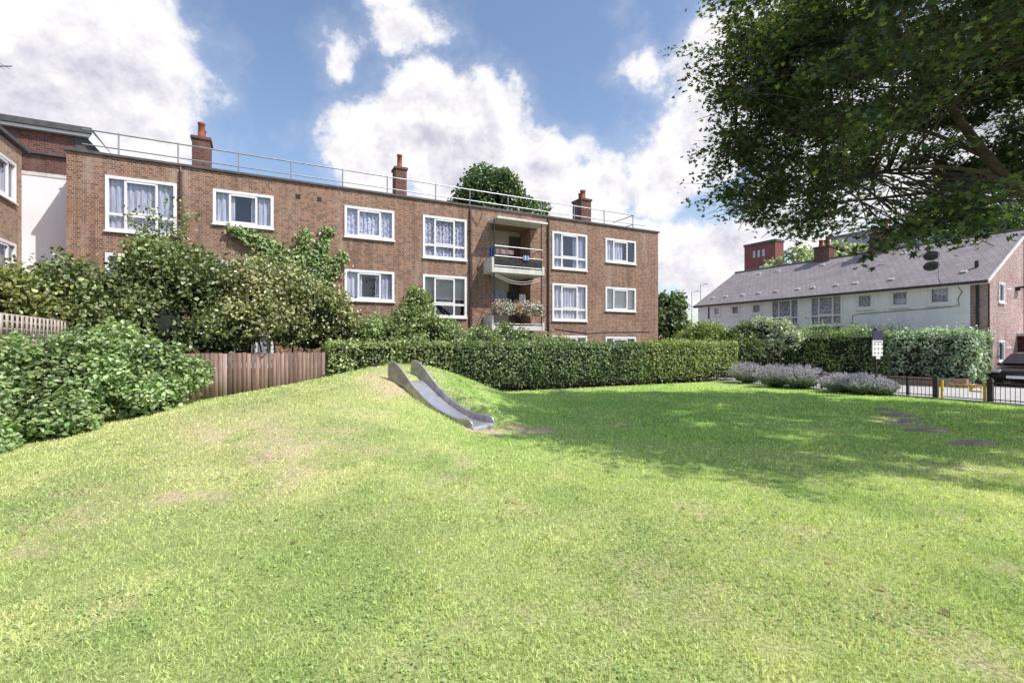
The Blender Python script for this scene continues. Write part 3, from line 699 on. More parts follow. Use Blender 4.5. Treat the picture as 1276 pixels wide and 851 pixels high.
# ================================================================== WHITE HOUSE (right)
house=empty('terrace_house',(HO[0],HO[1],0),TH,'low white rendered two storey terrace with pitched slate roof and brick gable','building')
EZ,RZ,HW,HL=4.62,7.12,4.13,15.86
hw=[(14.54,13.92,3.69,4.40,'T'),(13.1,12.39,3.66,4.41,'T'),(11.55,10.8,3.64,4.41,'T'),(10.16,8.38,2.79,4.5,'L'),(7.73,5.97,2.79,4.52,'L'),(5.3,4.44,3.57,4.44,'T'),(3.72,2.85,3.56,4.46,'T'),(2.14,1.23,3.56,4.49,'T')]
hw+=[(14.3,13.3,1.0,2.1,'T'),(12.2,11.2,1.0,2.1,'T'),(5.3,4.3,1.0,2.1,'T'),(2.9,1.6,1.0,2.1,'T'),(7.73,5.97,.1,2.1,'L')]
ops=[(-a,-b,c,d,.12) for a,b,c,d,_ in hw]
mb=MB();wall_with_openings(mb,-HL,-.57,-.1,EZ,ops)      # helper x = -y(local), outward -y -> -x
def front(v): return [(y,-x,z) for x,y,z in v]
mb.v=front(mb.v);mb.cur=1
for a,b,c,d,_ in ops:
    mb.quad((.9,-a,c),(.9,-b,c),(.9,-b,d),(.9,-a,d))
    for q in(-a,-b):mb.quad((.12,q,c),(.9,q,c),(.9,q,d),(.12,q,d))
mb.cur=0
mb.build('render_wall',[RENDER,DARK],house)
FM=Matrix(((0,1,0,0),(-1,0,0,0),(0,0,1,0),(0,0,0,1)))
for k,(a,b,c,d,ty) in enumerate(hw):
    window(house,-a,-b,c,d,ty,('h',k),M=FM,curt=('lace' if ty=='L' or k in (5,7) else 'net'),yout=-.04,fr=.09 if ty=='L' else .12)
# gable walls and brick return
mb=MB()
mb.quad((.06,.57,-.1),(.06,0,-.1),(.06,0,EZ),(.06,.57,EZ));mb.quad((0,.57,-.1),(.06,.57,-.1),(.06,.57,EZ),(0,.57,EZ))
gops=[(1.13,1.75,3.6,4.5,.1),(1.1,1.72,.95,1.9,.1),(5.6,6.3,3.6,4.5,.1)]
g=MB();wall_with_openings(g,.06,2*HW-.0,-.1,EZ,gops);g.cur=1
for a,b,c,d,r in gops:g.quad((a,.5,c),(b,.5,c),(b,.5,d),(a,.5,d))
g.cur=0
g.v+=[(.06,0,EZ),(2*HW,0,EZ),(HW,0,RZ-.02)];g.f.append((len(g.v)-3,len(g.v)-2,len(g.v)-1));g.m.append(0)
n0=len(mb.v);mb.v+=g.v;mb.f+=[tuple(i+n0 for i in f) for f in g.f];mb.m+=g.m
mb.v+=[(0,HL,-.1),(2*HW,HL,-.1),(2*HW,HL,EZ),(HW,HL,RZ-.02),(0,HL,EZ)];k=len(mb.v);mb.f.append(tuple(range(k-5,k)));mb.m.append(0)
mb.quad((2*HW,0,-.1),(2*HW,HL,-.1),(2*HW,HL,EZ),(2*HW,0,EZ))
mb.build('brick_wall',[BR_H,DARK],house)
for k,(a,b,c,d,r) in enumerate(gops):
    wn=window(house,a,b,c,d,'T',('g',k),curt='none',yout=-.03,fr=.06)
    if k<2:
        mb=MB();M_=Matrix.Translation((a+.06,-.03,d-.04))@Matrix.Rotation(R(-38),4,'X')
        for q in((0,.5,-.03,0,-.04,0),(0,.5,-.03,0,-.38,-.34),(0,.04,-.03,0,-.34,-.04),(.46,.5,-.03,0,-.34,-.04)):mb.box(q[0],q[1],q[2],q[3],q[4],q[5],M_)
        mb.build('open_sash',WHITE,wn)
# roof
m,t,p=mat('slate_roof');o_=t.new('ShaderNodeTexCoord').outputs['Object'];xx=t.xyz(o_)
b=t.new('ShaderNodeTexBrick',offset=.5);t.set(b.inputs['Vector'],t.comb(xx[1],t.math('MULTIPLY',xx[2],1.9),0));b.inputs['Scale'].default_value=1
b.inputs['Brick Width'].default_value=.3;b.inputs['Row Height'].default_value=.26;b.inputs['Mortar Size'].default_value=.012
t.set(b.inputs['Color1'],(.27,.24,.245));t.set(b.inputs['Color2'],(.335,.295,.305));t.set(b.inputs['Mortar'],(.12,.105,.11))
t.set(p.inputs['Base Color'],t.mix(t.ramp(t.noise(t.vmath('MULTIPLY',o_,(1,1,.5)),1.3,6),(.35,.75,0,.6)),b.outputs[0],(.19,.165,.165)));p.inputs['Roughness'].default_value=.75
t.set(p.inputs['Normal'],t.bump(b.outputs['Fac'],-.5,.02));SLATE=m
sl=(RZ-EZ)/HW;ov=.30;th=.10
mb=MB()
for s in(0,1):
    def q(x):return x if s==0 else 2*HW-x
    y0,y1=-.12,HL+.12
    A0=(q(-ov),y0,EZ-ov*sl+th);B0=(q(HW),y0,RZ+th);B1=(q(HW),y1,RZ+th);A1=(q(-ov),y1,EZ-ov*sl+th)
    mb.quad(A0,B0,B1,A1);mb.quad(*[(a,b_,c-th) for a,b_,c in(A0,A1,B1,B0)])
    mb.quad(A0,A1,(A1[0],A1[1],A1[2]-th),(A0[0],A0[1],A0[2]-th))
    mb.quad(A0,B0,(B0[0],B0[1],B0[2]-th),(A0[0],A0[1],A0[2]-th));mb.quad(A1,B1,(B1[0],B1[1],B1[2]-th),(A1[0],A1[1],A1[2]-th))
roof=mb.build('roof',SLATE,house)
mb=MB();mb.tube([(HW,-.12,RZ+th-.01),(HW,HL+.12,RZ+th-.01)],.09,8);mb.build('ridge_tile',M_plain('ridge',(.13,.11,.11),.8,.2,3),roof)
mb=MB();mb.box(-ov-.005,-ov+.03,-.125,HL+.125,EZ-ov*sl-.08,EZ-ov*sl+.06);mb.quad((-ov+.03,-.12,EZ-ov*sl-.06),(0,-.12,EZ-ov*sl-.06),(0,HL,EZ-ov*sl-.06),(-ov+.03,HL,EZ-ov*sl-.06));mb.box(-.05,-.004,.6,HL-.1,4.5,4.6);mb.build('fascia',WHITE,roof)
mb=MB();mb.tube([(-ov-.06,-.14,EZ-ov*sl+.02),(-ov-.06,HL+.14,EZ-ov*sl+.02)],.06,8);mb.build('gutter',M_plain('gutter_brown',(.05,.035,.035),.5,.2,4),roof)
mb=MB()
for a_,b_ in(((-ov,EZ-ov*sl),(HW,RZ)),):
    mb.prism([(-ov,EZ-ov*sl-.06),(-ov,EZ-ov*sl+.1),(HW,RZ+.1),(HW,RZ-.06)],-.15,-.122)
mb.build('verge_board',STAIN,roof)
VENT=M_plain('vent_tile',(.5,.47,.45),.7,.2,4)
for row,(xf,ys_) in enumerate(((.55,[1.0,3.9,5.6,6.6,7.9,8.8,10.2,11.4,12.6,13.9,15.0]),(3.35,[1.6,4.6,6.3,7.6,9.0,10.6,12.0,13.4]))):
    for y in ys_:
        z=EZ+xf*sl+th;mb=MB();mb.box(-.13,.13,-.07,.1,-.02,.07);M_=Matrix.Translation((xf,y,z))@Matrix.Rotation(-math.atan(sl),4,'Y')@Matrix.Rotation(R(90),4,'Z')
        mb.v=[tuple(M_@Vector(v)) for v in mb.v];mb.build('roof_vent',VENT,roof,bevel=.02)
mb=MB()
mb.box(-.03,-.004,5.6,10.3,4.53,4.59);mb.build('dark_lintel',BLACK,house)
for k,(a,b) in enumerate(((5.97,7.73),(8.38,10.16))):
    mb=MB();mb.box(-.03,.05,a+.03,b-.03,2.2,2.735);mb.build('blue_panel',BLUE if k==0 else STAIN,house)
mb=MB();mb.tube([(.0,.33,0),(.0,.33,4.4)],.055,8);mb.tube([(-.02,14.9,4.4),(-.02,14.9,0)],.05,8);mb.build('downpipe',BLACK,house)
mb=MB();mb.tube([(3.95,-.03,0),(3.95,-.03,6.9)],.035,6);mb.build('gable_pipe',PIPE,house)
mb=MB();mb.tube([(.1,-.03,0),(.1,-.03,4.4)],.03,6);mb.build('corner_pipe',PIPE,house)
mb=MB();mb.tube([(-.02,1.0,4.35),(-.02,.85,4.1),(-.02,1.0,3.8),(-.02,.95,3.5),(-.02,1.3,3.45),(-.02,5.0,3.35),(-.02,5.45,3.3),(-.02,5.45,2.5)],.014,5);mb.build('cable',BLACK,house)
# security light on gable
mb=MB();mb.box(2.95,3.05,-.16,-.003,4.22,4.4);mb.box(3.02,3.4,-.3,-.12,4.34,4.42);mb.build('gable_lamp',BLACK,house)
# porch with white edge at the gable
mb=MB();mb.box(3.2,6.0,-1.5,-.003,-.1,2.12);pc=mb.build('porch',M_brick('brick_porch',(.10,.035,.03),(.13,.05,.045),(.05,.02,.02),(.14,.09,.08)),house)
mb=MB();mb.box(3.12,6.1,-1.6,-.004,2.12,2.24);mb.build('porch_roof',STAIN,pc)
for (x,y,z1,pots,sx) in((HW,9.35,8.05,[(0,-.22,.62),(0,.2,.45)],.6),(HW,6.1,8.3,[(0,-.25,.75),(0,.25,.35)],.6)):
    chimney(roof if False else house,x,y,6.6,z1,sx,.95,pots,.6,BRC)
# dishes
mb=MB();mb.tube([(-.2,1.55,4.5),(-.45,1.55,4.75),(-.45,1.55,6.0)],.022,6);mast=mb.build('dish_mast',STEEL,house)
for z in(5.78,5.3):
    prof=[(.002,0),(.12,.012),(.22,.04),(.31,.085),(.315,.09)]
    mb=MB();n=20
    for r,h in prof:
        for k in range(n):mb.v.append((r*math.cos(k*2*math.pi/n)*.95,r*math.sin(k*2*math.pi/n),h))
    for i in range(len(prof)-1):
        for k in range(n):
            k2=(k+1)%n;mb.f.append((i*n+k,i*n+k2,(i+1)*n+k2,(i+1)*n+k));mb.m.append(0)
    M_=Matrix.Translation((-.52,1.78,z))@Matrix.Rotation(R(-60),4,'Z')@Matrix.Rotation(R(-38),4,'X')
    mb.v=[tuple(M_@Vector(v)) for v in mb.v];mb.tube([tuple(M_@Vector((.25,0,.08))),tuple(M_@Vector((.1,0,.42)))],.012,5);mb.tube([tuple(M_@Vector((0,0,-.01))),(-.45,1.55,z)],.02,5);d=mb.build('satellite_dish',M_plain('dish_grey',(.05,.05,.065),.5,.15,3),mast,smooth=True)
x=.9
mb=MB();mb.box(x-.06,x+.06,.6,.72,5.2,5.55);mb.tube([(x-.1,.66,5.25),(x+.25,.9,5.05)],.02,5);mb.build('flue',BLACK,roof)
mb=MB();mb.tube([(HW+.2,6.55,6.9),(HW+.2,6.55,9.3)],.035,6);mb.build('white_pole',WHITE,house)
# ================================================================== FENCES, WALLS
# wooden closeboard fence (frame of the brick block)
def plank_mat(name,c):
    m,t,p=mat(name);a=t.new('ShaderNodeAttribute',attribute_name='Col').outputs['Color'];o_=t.new('ShaderNodeTexCoord').outputs['Object']
    n=t.noise(t.vmath('MULTIPLY',o_,(30,30,1.2)),1,6,.6);n2=t.noise(o_,2,5)
    cc=t.mix(t.ramp(n,(.3,.7)),t.mix(1.0,a,(.6,.55,.52),'MULTIPLY'),t.mix(1.0,a,(1.2,1.2,1.2),'MULTIPLY'));cc=t.mix(t.ramp(n2,(.5,.75,0,.4)),cc,c)
    t.set(p.inputs['Base Color'],cc);p.inputs['Roughness'].default_value=.9;t.set(p.inputs['Normal'],t.bump(n,.5,.01));return m
WOOD=plank_mat('fence_wood',(.36,.27,.25));WOOD2=plank_mat('grey_wood',(.36,.31,.28))
fx,fy,_=W(FO,-11.25,-4.73)
fence=empty('plank_fence',(fx,fy,0),TH,'weathered reddish brown vertical board fence between big bush and hedge','fence')
Vs=[];Fs=[];Cs=[];x=0
rr=random.Random(3)
while x>-6.2:
    wd=rr.uniform(.10,.125);h=1.47+rr.uniform(-.015,.02);yo=rr.uniform(-.006,.006)
    c=np.array([.215,.145,.12])*rr.uniform(.6,1.5)
    if rr.random()<.2:c=np.array([.40,.31,.29])*rr.uniform(.8,1.2)
    n0=len(Vs);x0,x1=x-wd+.008,x
    for (a,b_,z) in((x0,yo-.02,0),(x1,yo-.008,0),(x1,yo+.012,0),(x0,yo+.012,0),(x0,yo-.02,h),(x1,yo-.008,h),(x1,yo+.012,h),(x0,yo+.012,h)):Vs.append((a,b_,z));Cs.append(c)
    for f in((0,3,2,1),(4,5,6,7),(0,1,5,4),(1,2,6,5),(2,3,7,6),(3,0,4,7)):Fs.append(tuple(n0+i for i in f))
    x-=wd
np_mesh('board_panel',Vs,Fs,WOOD,np.array(Cs),fence)
mb=MB()
for z in(.3,1.2):mb.box(-6.2,0,.03,.09,z,z+.08)
mb.build('rail',TWIG,fence)
for x in(-.02,-2.9,-5.8):
    mb=MB();mb.box(x-.05,x+.05,.095,.19,0,1.5);mb.build('post',TWIG,fence)
# pale trellis fence on low wall at far left (runs toward the camera)
tx,ty=-11.3,12.3
trel=empty('trellis_fence',(tx,ty,0),TH,'pale lattice topped fence on low white wall behind the left bush','fence')
mb=MB();L0,L1=-7.5,1.2   # along local y
mb.box(-.06,.06,L0,L1,-.05,1.42);mb.build('plinth_wall',RENDER,trel)
Vs=[];Fs=[];Cs=[]
def bx(x0,x1,y0,y1,z0,z1,c):
    n0=len(Vs)
    for q in((x0,y0,z0),(x1,y0,z0),(x1,y1,z0),(x0,y1,z0),(x0,y0,z1),(x1,y0,z1),(x1,y1,z1),(x0,y1,z1)):Vs.append(q);Cs.append(c)
    for f in((0,3,2,1),(4,5,6,7),(0,1,5,4),(1,2,6,5),(2,3,7,6),(3,0,4,7)):Fs.append(tuple(n0+i for i in f))
y=L0
while y<L1-.1:
    c=np.array([.50,.43,.40])*rr.uniform(.85,1.12);bx(-.012,.008,y,y+.195,1.43,1.86,c);y+=.2
y=L0
while y<L1:
    bx(.010,.024,y,y+.105,1.84,2.30,np.array([.52,.45,.41])*rr.uniform(.9,1.1));y+=.23
for z in(1.84,1.985,2.13,2.265):bx(-.012,.008,L0,L1,z,z+.055,np.array([.50,.44,.40]))
np_mesh('lattice_panel',Vs,Fs,WOOD2,np.array(Cs),trel)
for y in(-7.4,-5.55,-3.7,-1.85,0,1.15):
    mb=MB();mb.box(-.1,-.015,y-.045,y+.045,0,2.3);o=mb.build('post',M_plain('post_pale',(.46,.40,.36),.9,.1,4) if y<-7 else bpy.data.materials['post_pale'],trel)
# railings (house frame): posts, rails and bars
rx=-9.25
def railing(label,y0,y1,posts,h=.60,big=()):
    o=empty('park_railing',W(HO,rx,y0),TH,label,'railing','low black railings along the lawn edge');L=y1-y0
    mb=MB();mb.box(-.022,.022,0,L,h-.03,h+.01);mb.box(-.018,.018,0,L,.10,.125);mb.build('rail',BLACK,o)
    mb=MB();y=.06
    while y<L-.03:
        mb.box(-.006,.006,y-.006,y+.006,.05,h-.03);y+=.105
    mb.build('bars',STEEL if False else BLACK,o)
    for p_ in posts:
        mb=MB();r=.035;mb.box(-r,r,p_-y0-r,p_-y0+r,-.02,h+.06);mb.build('post',BLACK,o,bevel=.008)
    for p_ in big:
        mb=MB();r=.065;mb.box(-r,r,p_-y0-r,p_-y0+r,-.02,h+.10);mb.box(-r+.02,r-.02,p_-y0-r+.02,p_-y0+r-.02,h+.10,h+.13);mb.build('gate_post',M_plain('post_maroon',(.05,.02,.03),.5,.2,5) if 'post_maroon' not in bpy.data.materials else bpy.data.materials['post_maroon'],o,bevel=.01)
    return o
def rs(px):
    k=(px-638)/610;X0,Y0,_=W(HO,rx,0);return (X0-Y0*k)/(CS*k+SN)
railing('low black railing running behind the lavender and signpost up to the gate',rs(1166),rs(1166)+13,[rs(1131),rs(1108),rs(1060),rs(1024),rs(985),rs(950)],big=(rs(1166),))
railing('low black railing right of the yellow barrier gate',rs(1234)-7,rs(1234),[rs(1300)],big=(rs(1234),))
gy0,gy1=rs(1229),rs(1172)
gate=empty('barrier_gate',W(HO,rx,gy0),TH,'waist low gate with yellow end posts and row of yellow hoops','gate');L=gy1-gy0
mb=MB()
mb.box(-.02,.02,.08,L-.08,.08,.11);y=.12
while y<L-.08:mb.box(-.006,.006,y-.006,y+.006,.1,.50);y+=.10
mb.build('bars',STEEL,gate)
for y in(.04,L-.04):
    mb=MB();mb.box(-.03,.03,y-.03,y+.03,-.02,.60);mb.build('end_post',YELLOW,gate,bevel=.008)
nh=5
for i in range(nh):
    c=.16+(i+.5)*(L-.32)/nh;r=(L-.32)/nh*.66
    mb=MB();mb.tube([(.06,c+r*math.cos(a_),.40+r*math.sin(a_)*.95) for a_ in [math.pi*k/14 for k in range(15)]],.018,7);mb.build('hoop',ORANGE,gate,smooth=True)
mb=MB();mb.box(-.03,.03,.1,.38,.30,.34);mb.box(-.03,.03,.1,.38,.44,.47);mb.box(-.03,.03,.34,.38,.341,.439);mb.build('latch',YELLOW,gate)
# low brick wall at the foot of the far hedge
mb=MB();mb.box(-3.6,-3.4,-.6,15,-.05,.36,M4);lw=mb.build('garden_wall',BR_L,bevel=.01);tag(lw,'low red brown brick wall under the long hedge by the white house','wall')
# handrail near the house
hr=empty('hand_rail',W(HO,-.6,.6),TH,'thin metal handrail between the hedge top and white house corner','handrail')
mb=MB();mb.tube([(0,0,0),(0,0,2.3),(0,3.4,2.32)],.03,7);mb.tube([(0,3.4,0),(0,3.4,2.32)],.03,7);mb.build('tube',STEEL,hr)
# ================================================================== SIGN
sx,sy=spot(1091,16.7)
sign=empty('park_sign',(sx,sy,0),R(18),'tall black post with dark blue sign above a white rules board','sign')
mb=MB();mb.tube([(0,0,-.05),(0,0,2.18)],.04,10);mb.lathe([(.045,2.18),(.06,2.22),(.04,2.28),(.005,2.3)],(0,0),10);mb.build('post',BLACK,sign,smooth=True)
NAVY=M_plain('navy_board',(.018,.016,.07),.45,.15,4)
mb=MB();mb.box(-.23,.25,-.065,-.045,1.28,2.2);mb.build('back_board',NAVY,sign,bevel=.005)
mb=MB();mb.box(-.27,.21,-.095,-.07,1.33,1.86);wb=mb.build('rules_board',WHITE,sign,bevel=.004)
mb=MB();mb.box(-.09,.09,-.092,-.07,1.23,1.325);mb.build('lower_label',WHITE,sign)
INK=M_plain('ink_grey',(.10,.10,.16),.6,.2,5)
mb=MB()
for r in range(3):
    for c in range(3):
        x=-.2+c*.165;z=1.40+r*.15;n=10
        mb.v+=[(x+.035+.034*math.cos(k*.6283),-.0975,z+.03+.036*math.sin(k*.6283)) for k in range(n)];mb.f.append(tuple(range(len(mb.v)-n,len(mb.v))));mb.m.append(0)
mb.quad((-.23,-.0975,1.80),(.17,-.0975,1.80),(.17,-.0975,1.825),(-.23,-.0975,1.825));mb.build('symbols',INK,wb)
# ================================================================== SLIDE
u=Vector((.83,-.56,0)).normalized();v=Vector((-u.y,u.x,0));B=Vector((-.61,9.74,0));Rn=2.25
slide=empty('playground_slide',(B.x,B.y,tz(B.x,B.y)),math.atan2(u.y,u.x),'weathered metal slide set into the grassy mound','slide')
z0=slide.location.z;topz=.915
prof=[(-2.28,topz),(-2.0,topz-.005),(-1.86,topz-.04),(-1.5,topz-.255),(-1.1,topz-.50),(-.75,.215+.0),(-.45,.125),(-.2,.10),(0,.095),(.05,.065),(.055,.02)]
prof[4]=(-1.1,.40);prof[3]=(-1.5,.635);prof[5]=(-.72,.235);prof[6]=(-.42,.15);prof[7]=(-.2,.125);prof[8]=(0,.12);prof[9]=(.06,.09);prof[10]=(.075,.03)
import bisect
def smoothp(pr,n=6):
    out=[]
    for i in range(len(pr)-1):
        p0=pr[max(i-1,0)];p1=pr[i];p2=pr[i+1];p3=pr[min(i+2,len(pr)-1)]
        for k in range(n):
            t_=k/n;out.append(tuple(.5*((2*b)+(-a+c)*t_+(2*a-5*b+4*c-d)*t_*t_+(-a+3*b-3*c+d)*t_**3) for a,b,c,d in zip(p0,p1,p2,p3)))
    out.append(pr[-1]);return out
bed=smoothp([(a,b-z0) for a,b in prof])
def zb(x):
    for i in range(len(bed)-1):
        if bed[i][0]<=x<=bed[i+1][0]:
            f=(x-bed[i][0])/max(1e-6,bed[i+1][0]-bed[i][0]);return bed[i][1]*(1-f)+bed[i+1][1]*f
    return bed[0][1] if x<bed[0][0] else bed[-1][1]
hwid=.33
m,t,p=mat('slide_steel');o_=t.new('ShaderNodeTexCoord').outputs['Object']
n=t.noise(t.vmath('MULTIPLY',o_,(1.5,14,14)),1.5,6);n2=t.noise(o_,7,6)
t.set(p.inputs['Base Color'],t.mix(t.ramp(n2,(.4,.75,0,.6)),t.mix(n,(.52,.52,.57),(.75,.75,.80)),(.38,.34,.32)));p.inputs['Metallic'].default_value=.75
t.set(p.inputs['Roughness'],t.ramp(n2,(.3,.7,.28,.5)));SLS=m
SIDE=M_plain('slide_side',(.42,.39,.38),.5,.25,5,metal=.45,dirt=((.16,.12,.10),.5));RIM=M_plain('slide_rim',(.55,.55,.58),.35,.1,5,metal=.7)
mb=MB()
for i in range(len(bed)-1):
    (xa,za),(xb,zb_)=bed[i],bed[i+1]
    mb.quad((xa,-hwid,za),(xb,-hwid,zb_),(xb,hwid,zb_),(xa,hwid,za))
    mb.quad((xa,-hwid,za-.02),(xb,-hwid,zb_-.02),(xb,hwid,zb_-.02),(xa,hwid,za-.02))
mb.build('chute',SLS,slide,smooth=True)
rimp=[(-2.30,.05),(-2.30,.30),(-2.27,.39),(-2.19,.43),(-2.08,.40),(-1.86,.27),(-1.5,.17),(-1.1,.13),(-.72,.12),(-.42,.125),(-.15,.13),(-.02,.11),(.04,.06),(.05,-.02)]
top=smoothp([(x,zb(x)+h) for x,h in rimp],5)
for s in(-1,1):
    y0,y1=s*(hwid+.001),s*(hwid+.026);mb=MB()
    base=[(x,min(z,max(zb(x)-.05,0-.0))) for x,z in top];base=[(x,zb(max(x,-2.28))-.06) for x,z in top]
    for i in range(len(top)-1):
        a,b_,c,d=top[i],top[i+1],base[i+1],base[i]
        mb.quad((a[0],y0,a[1]),(b_[0],y0,b_[1]),(c[0],y0,c[1]),(d[0],y0,d[1]));mb.quad((a[0],y1,a[1]),(d[0],y1,d[1]),(c[0],y1,c[1]),(b_[0],y1,b_[1]))
        mb.quad((d[0],y0,d[1]),(c[0],y0,c[1]),(c[0],y1,c[1]),(d[0],y1,d[1]))
    sp=mb.build('side_panel',SIDE,slide)
    mb=MB();mb.tube([(x,s*(hwid+.013),z) for x,z in top],.019,8);mb.build('rim',RIM,sp,smooth=True)
mb=MB()
for x in(-2.2,-1.5,-.8):mb.box(x-.03,x+.03,-hwid-.005,hwid+.005,-.05-z0 if x>-1 else zb(x)-.45,zb(x)-.03)
mb.build('support',SIDE,slide)
for s_ in(-1,1):
    for x in(-2.15,-1.6,-.95,-.3):
        mb=MB();y=s_*(hwid+.026);z=zb(x)+.05;mb.tube([(x,y-.004,z),(x,y+s_*.008,z)],.013,8);mb.build('bolt',RIM,slide)
for x in(-1.72,-.62):
    mb=MB();mb.tube([(x,-hwid+.005,zb(x)+.004),(x,hwid-.005,zb(x)+.004)],.006,6);mb.build('weld_seam',SIDE,slide)
# rubber edging blocks on the crest
for i,(px,Y_,w_,lab) in enumerate(((411,12.0,.34,'short black rubber edging block nearest the plank fence'),(433,12.5,.30,'black rubber edging block midway between fence and slide'),(470,12.6,.36,'black rubber edging block just behind the slide top'))):
    x,y=spot(px,Y_);mb=MB();mb.box(-w_/2,w_/2,-.08,.08,-.12,.115 if i==2 else .07);o=mb.build('edging_block',RUBBER,bevel=.015);o.location=(x,y,tz(x,y));o.rotation_euler=(0,0,R([12,5,14][i]));tag(o,lab,'edging block','black rubber blocks on the mound crest')
# stepping stones
m=M_plain('stone_slab',(.36,.29,.24),.95,.3,5,bump=.5)
labs=['second stepping stone from the railings, half lit','pale worn stepping stone third from the railings','fourth stepping stone from the railings, dark and shaded','stepping stone lying nearest the open sunny lawn','small stepping stone nearest the railings']
for i,(x,y,a_,b_) in enumerate(stone_xy):
    mb=MB();n=14;rr=random.Random(i)
    ring=[(a_/2*math.copysign(abs(math.cos(k*2*math.pi/n))**.7,math.cos(k*2*math.pi/n))*rr.uniform(.78,1.12),b_/2*math.copysign(abs(math.sin(k*2*math.pi/n))**.7,math.sin(k*2*math.pi/n))*rr.uniform(.72,1.15)) for k in range(n)]
    mb.v=[(p[0],p[1],-.05) for p in ring]+[(p[0],p[1],.018) for p in ring]+[(p[0]*.93,p[1]*.93,.028) for p in ring]
    for k in range(n):
        k2=(k+1)%n;mb.f+=[(k,k2,n+k2,n+k),(n+k,n+k2,2*n+k2,2*n+k)];mb.m+=[0,0]
    mb.f.append(tuple(range(2*n,3*n)));mb.m.append(0)
    o=mb.build('stepping_stone',m);o.location=(x,y,tz(x,y));o.rotation_euler=(0,0,rr.uniform(-.1,.25));tag(o,labs[i],'stepping stone','worn stepping stones set in the lawn')
# ================================================================== HEDGES
PRIV=[(.15,.19,.06),(.22,.25,.10),(.065,.095,.03),(.27,.29,.14)];PW=[.35,.3,.25,.1]
DKH=[(.085,.13,.045),(.13,.18,.065),(.05,.085,.03),(.21,.25,.12)];DW_=[.35,.3,.25,.1]
YEL=[(.14,.19,.04),(.20,.25,.06),(.08,.12,.03),(.27,.30,.11)];YW=[.35,.3,.2,.15]
HG='trimmed hedges closing the far side of the lawn'
hedge('light privet hedge behind the slide, next to the plank fence',FO,-11.2,-7.0,-4.73,-3.5,1.74,PRIV,PW,9500,.085,HG,1)
hedge('darker green hedge in the middle of the row',FO,-7.05,1.6,-4.73,-3.5,1.74,DKH,DW_,19000,.07,HG,2,baregap=.15)
hedge('yellow green hedge at the right end of the row',FO,1.55,7.62,-4.73,-3.4,1.80,YEL,YW,15000,.07,HG,3,baregap=.2)
hedge('long bushy hedge in front of the white house',HO,-3.2,-1.0,2.2,12.5,2.22,[(.12,.18,.05),(.19,.26,.07),(.06,.10,.03),(.27,.33,.12)],PW,26000,.085,'garden hedges by the white house',4,topgrow=.2,wav=.2)
hedge('silvery leaved hedge end nearest the brick gable',HO,-3.3,-.9,-.6,2.3,2.1,[(.16,.22,.14),(.25,.31,.22),(.07,.11,.06),(.36,.41,.33)],PW,11000,.10,'garden hedges by the white house',5,topgrow=.14,wav=.26)
# ================================================================== SHRUBS
BIGL=[(.13,.19,.065),(.18,.245,.095),(.26,.32,.17),(.065,.105,.035)]
def lob(*a):return list(a)
shrub('leafy_bush','large rounded glossy green bush at left edge of the lawn','bush',(-8.3,8.6),
      [(-8.7,6.5,.4,.85),(-8.4,7.5,.62,.98),(-7.95,8.7,.95,1.08),(-7.5,9.7,1.12,.98),(-8.9,8.5,.95,.95),(-8.35,9.3,1.15,1.0),(-8.2,10.0,1.1,1.05),(-9.2,7.2,.4,.85),(-7.1,10.4,1.0,.72),(-7.95,6.9,.35,.8),(-7.55,8.2,.5,.85),(-7.0,9.4,.65,.75)],
      42000,.082,BIGL,[.35,.3,.15,.2],tpl=T_OVAL,stems=8,up=1.0,rough=.15,subr=(.3,.45),core=.72)
OLI=[(.145,.155,.055),(.205,.21,.085),(.065,.08,.028),(.31,.30,.17)]
GRN=[(.10,.135,.045),(.15,.185,.07),(.05,.075,.025),(.27,.29,.16)]
def fl(l):return [(*W(FO,x,y)[:2],z,r) for x,y,z,r in l]
SG='tall overgrown shrubs in front of the brick flats'
shrub('tall_shrub','yellowish green shrub behind the pale lattice fence at far left','shrub',W(FO,-19.2,-3.2,0),fl([(-20.6,-3.4,2.3,1.2),(-19.6,-3.2,2.7,1.15),(-18.6,-3.3,2.9,1.1),(-21.5,-2.5,2.5,1.3),(-19.8,-2.2,1.4,1.3),(-17.6,-3.6,2.7,1.0)]),11000,.11,[(.14,.16,.045),(.19,.20,.06),(.08,.10,.03),(.28,.27,.13)],[.3,.3,.28,.12],group=SG,flowers=(150,.07,[(.6,.58,.45),(.7,.68,.55)]),rough=.3)
shrub('tall_shrub','tallest dark green shrub below the first large window, straggly sprout on top','shrub',W(FO,-15.8,-3,0),fl([(-16.5,-3.1,3.0,1.3),(-15.6,-2.9,3.7,1.35),(-14.6,-3.1,3.3,1.35),(-15.6,-3.6,2.2,1.3),(-14.2,-3.7,2.0,1.2),(-16.7,-3.8,2.0,1.1),(-16.0,-2.4,4.2,.95),(-17.5,-3.1,3.0,1.25),(-13.9,-3.0,2.9,1.2)]),19000,.11,GRN,[.33,.27,.28,.12],group=SG,flowers=(150,.07,[(.6,.58,.45),(.7,.68,.55)]),rough=.3)
shrub('tall_shrub','broad olive shrub with cream blossom overhanging the plank fence','shrub',W(FO,-12.4,-3,0),fl([(-13.0,-3.5,3.1,1.3),(-12.0,-3.6,3.3,1.2),(-11.2,-3.7,2.7,1.05),(-12.4,-4.2,2.3,1.0),(-13.6,-4.2,2.4,.9),(-11.5,-3.2,2.2,1.2),(-12.8,-2.6,3.3,1.25),(-10.7,-3.4,2.2,.85)]),17000,.10,OLI,[.3,.28,.25,.17],group=SG,flowers=(800,.07,[(.55,.50,.36),(.62,.55,.45)]),rough=.3)
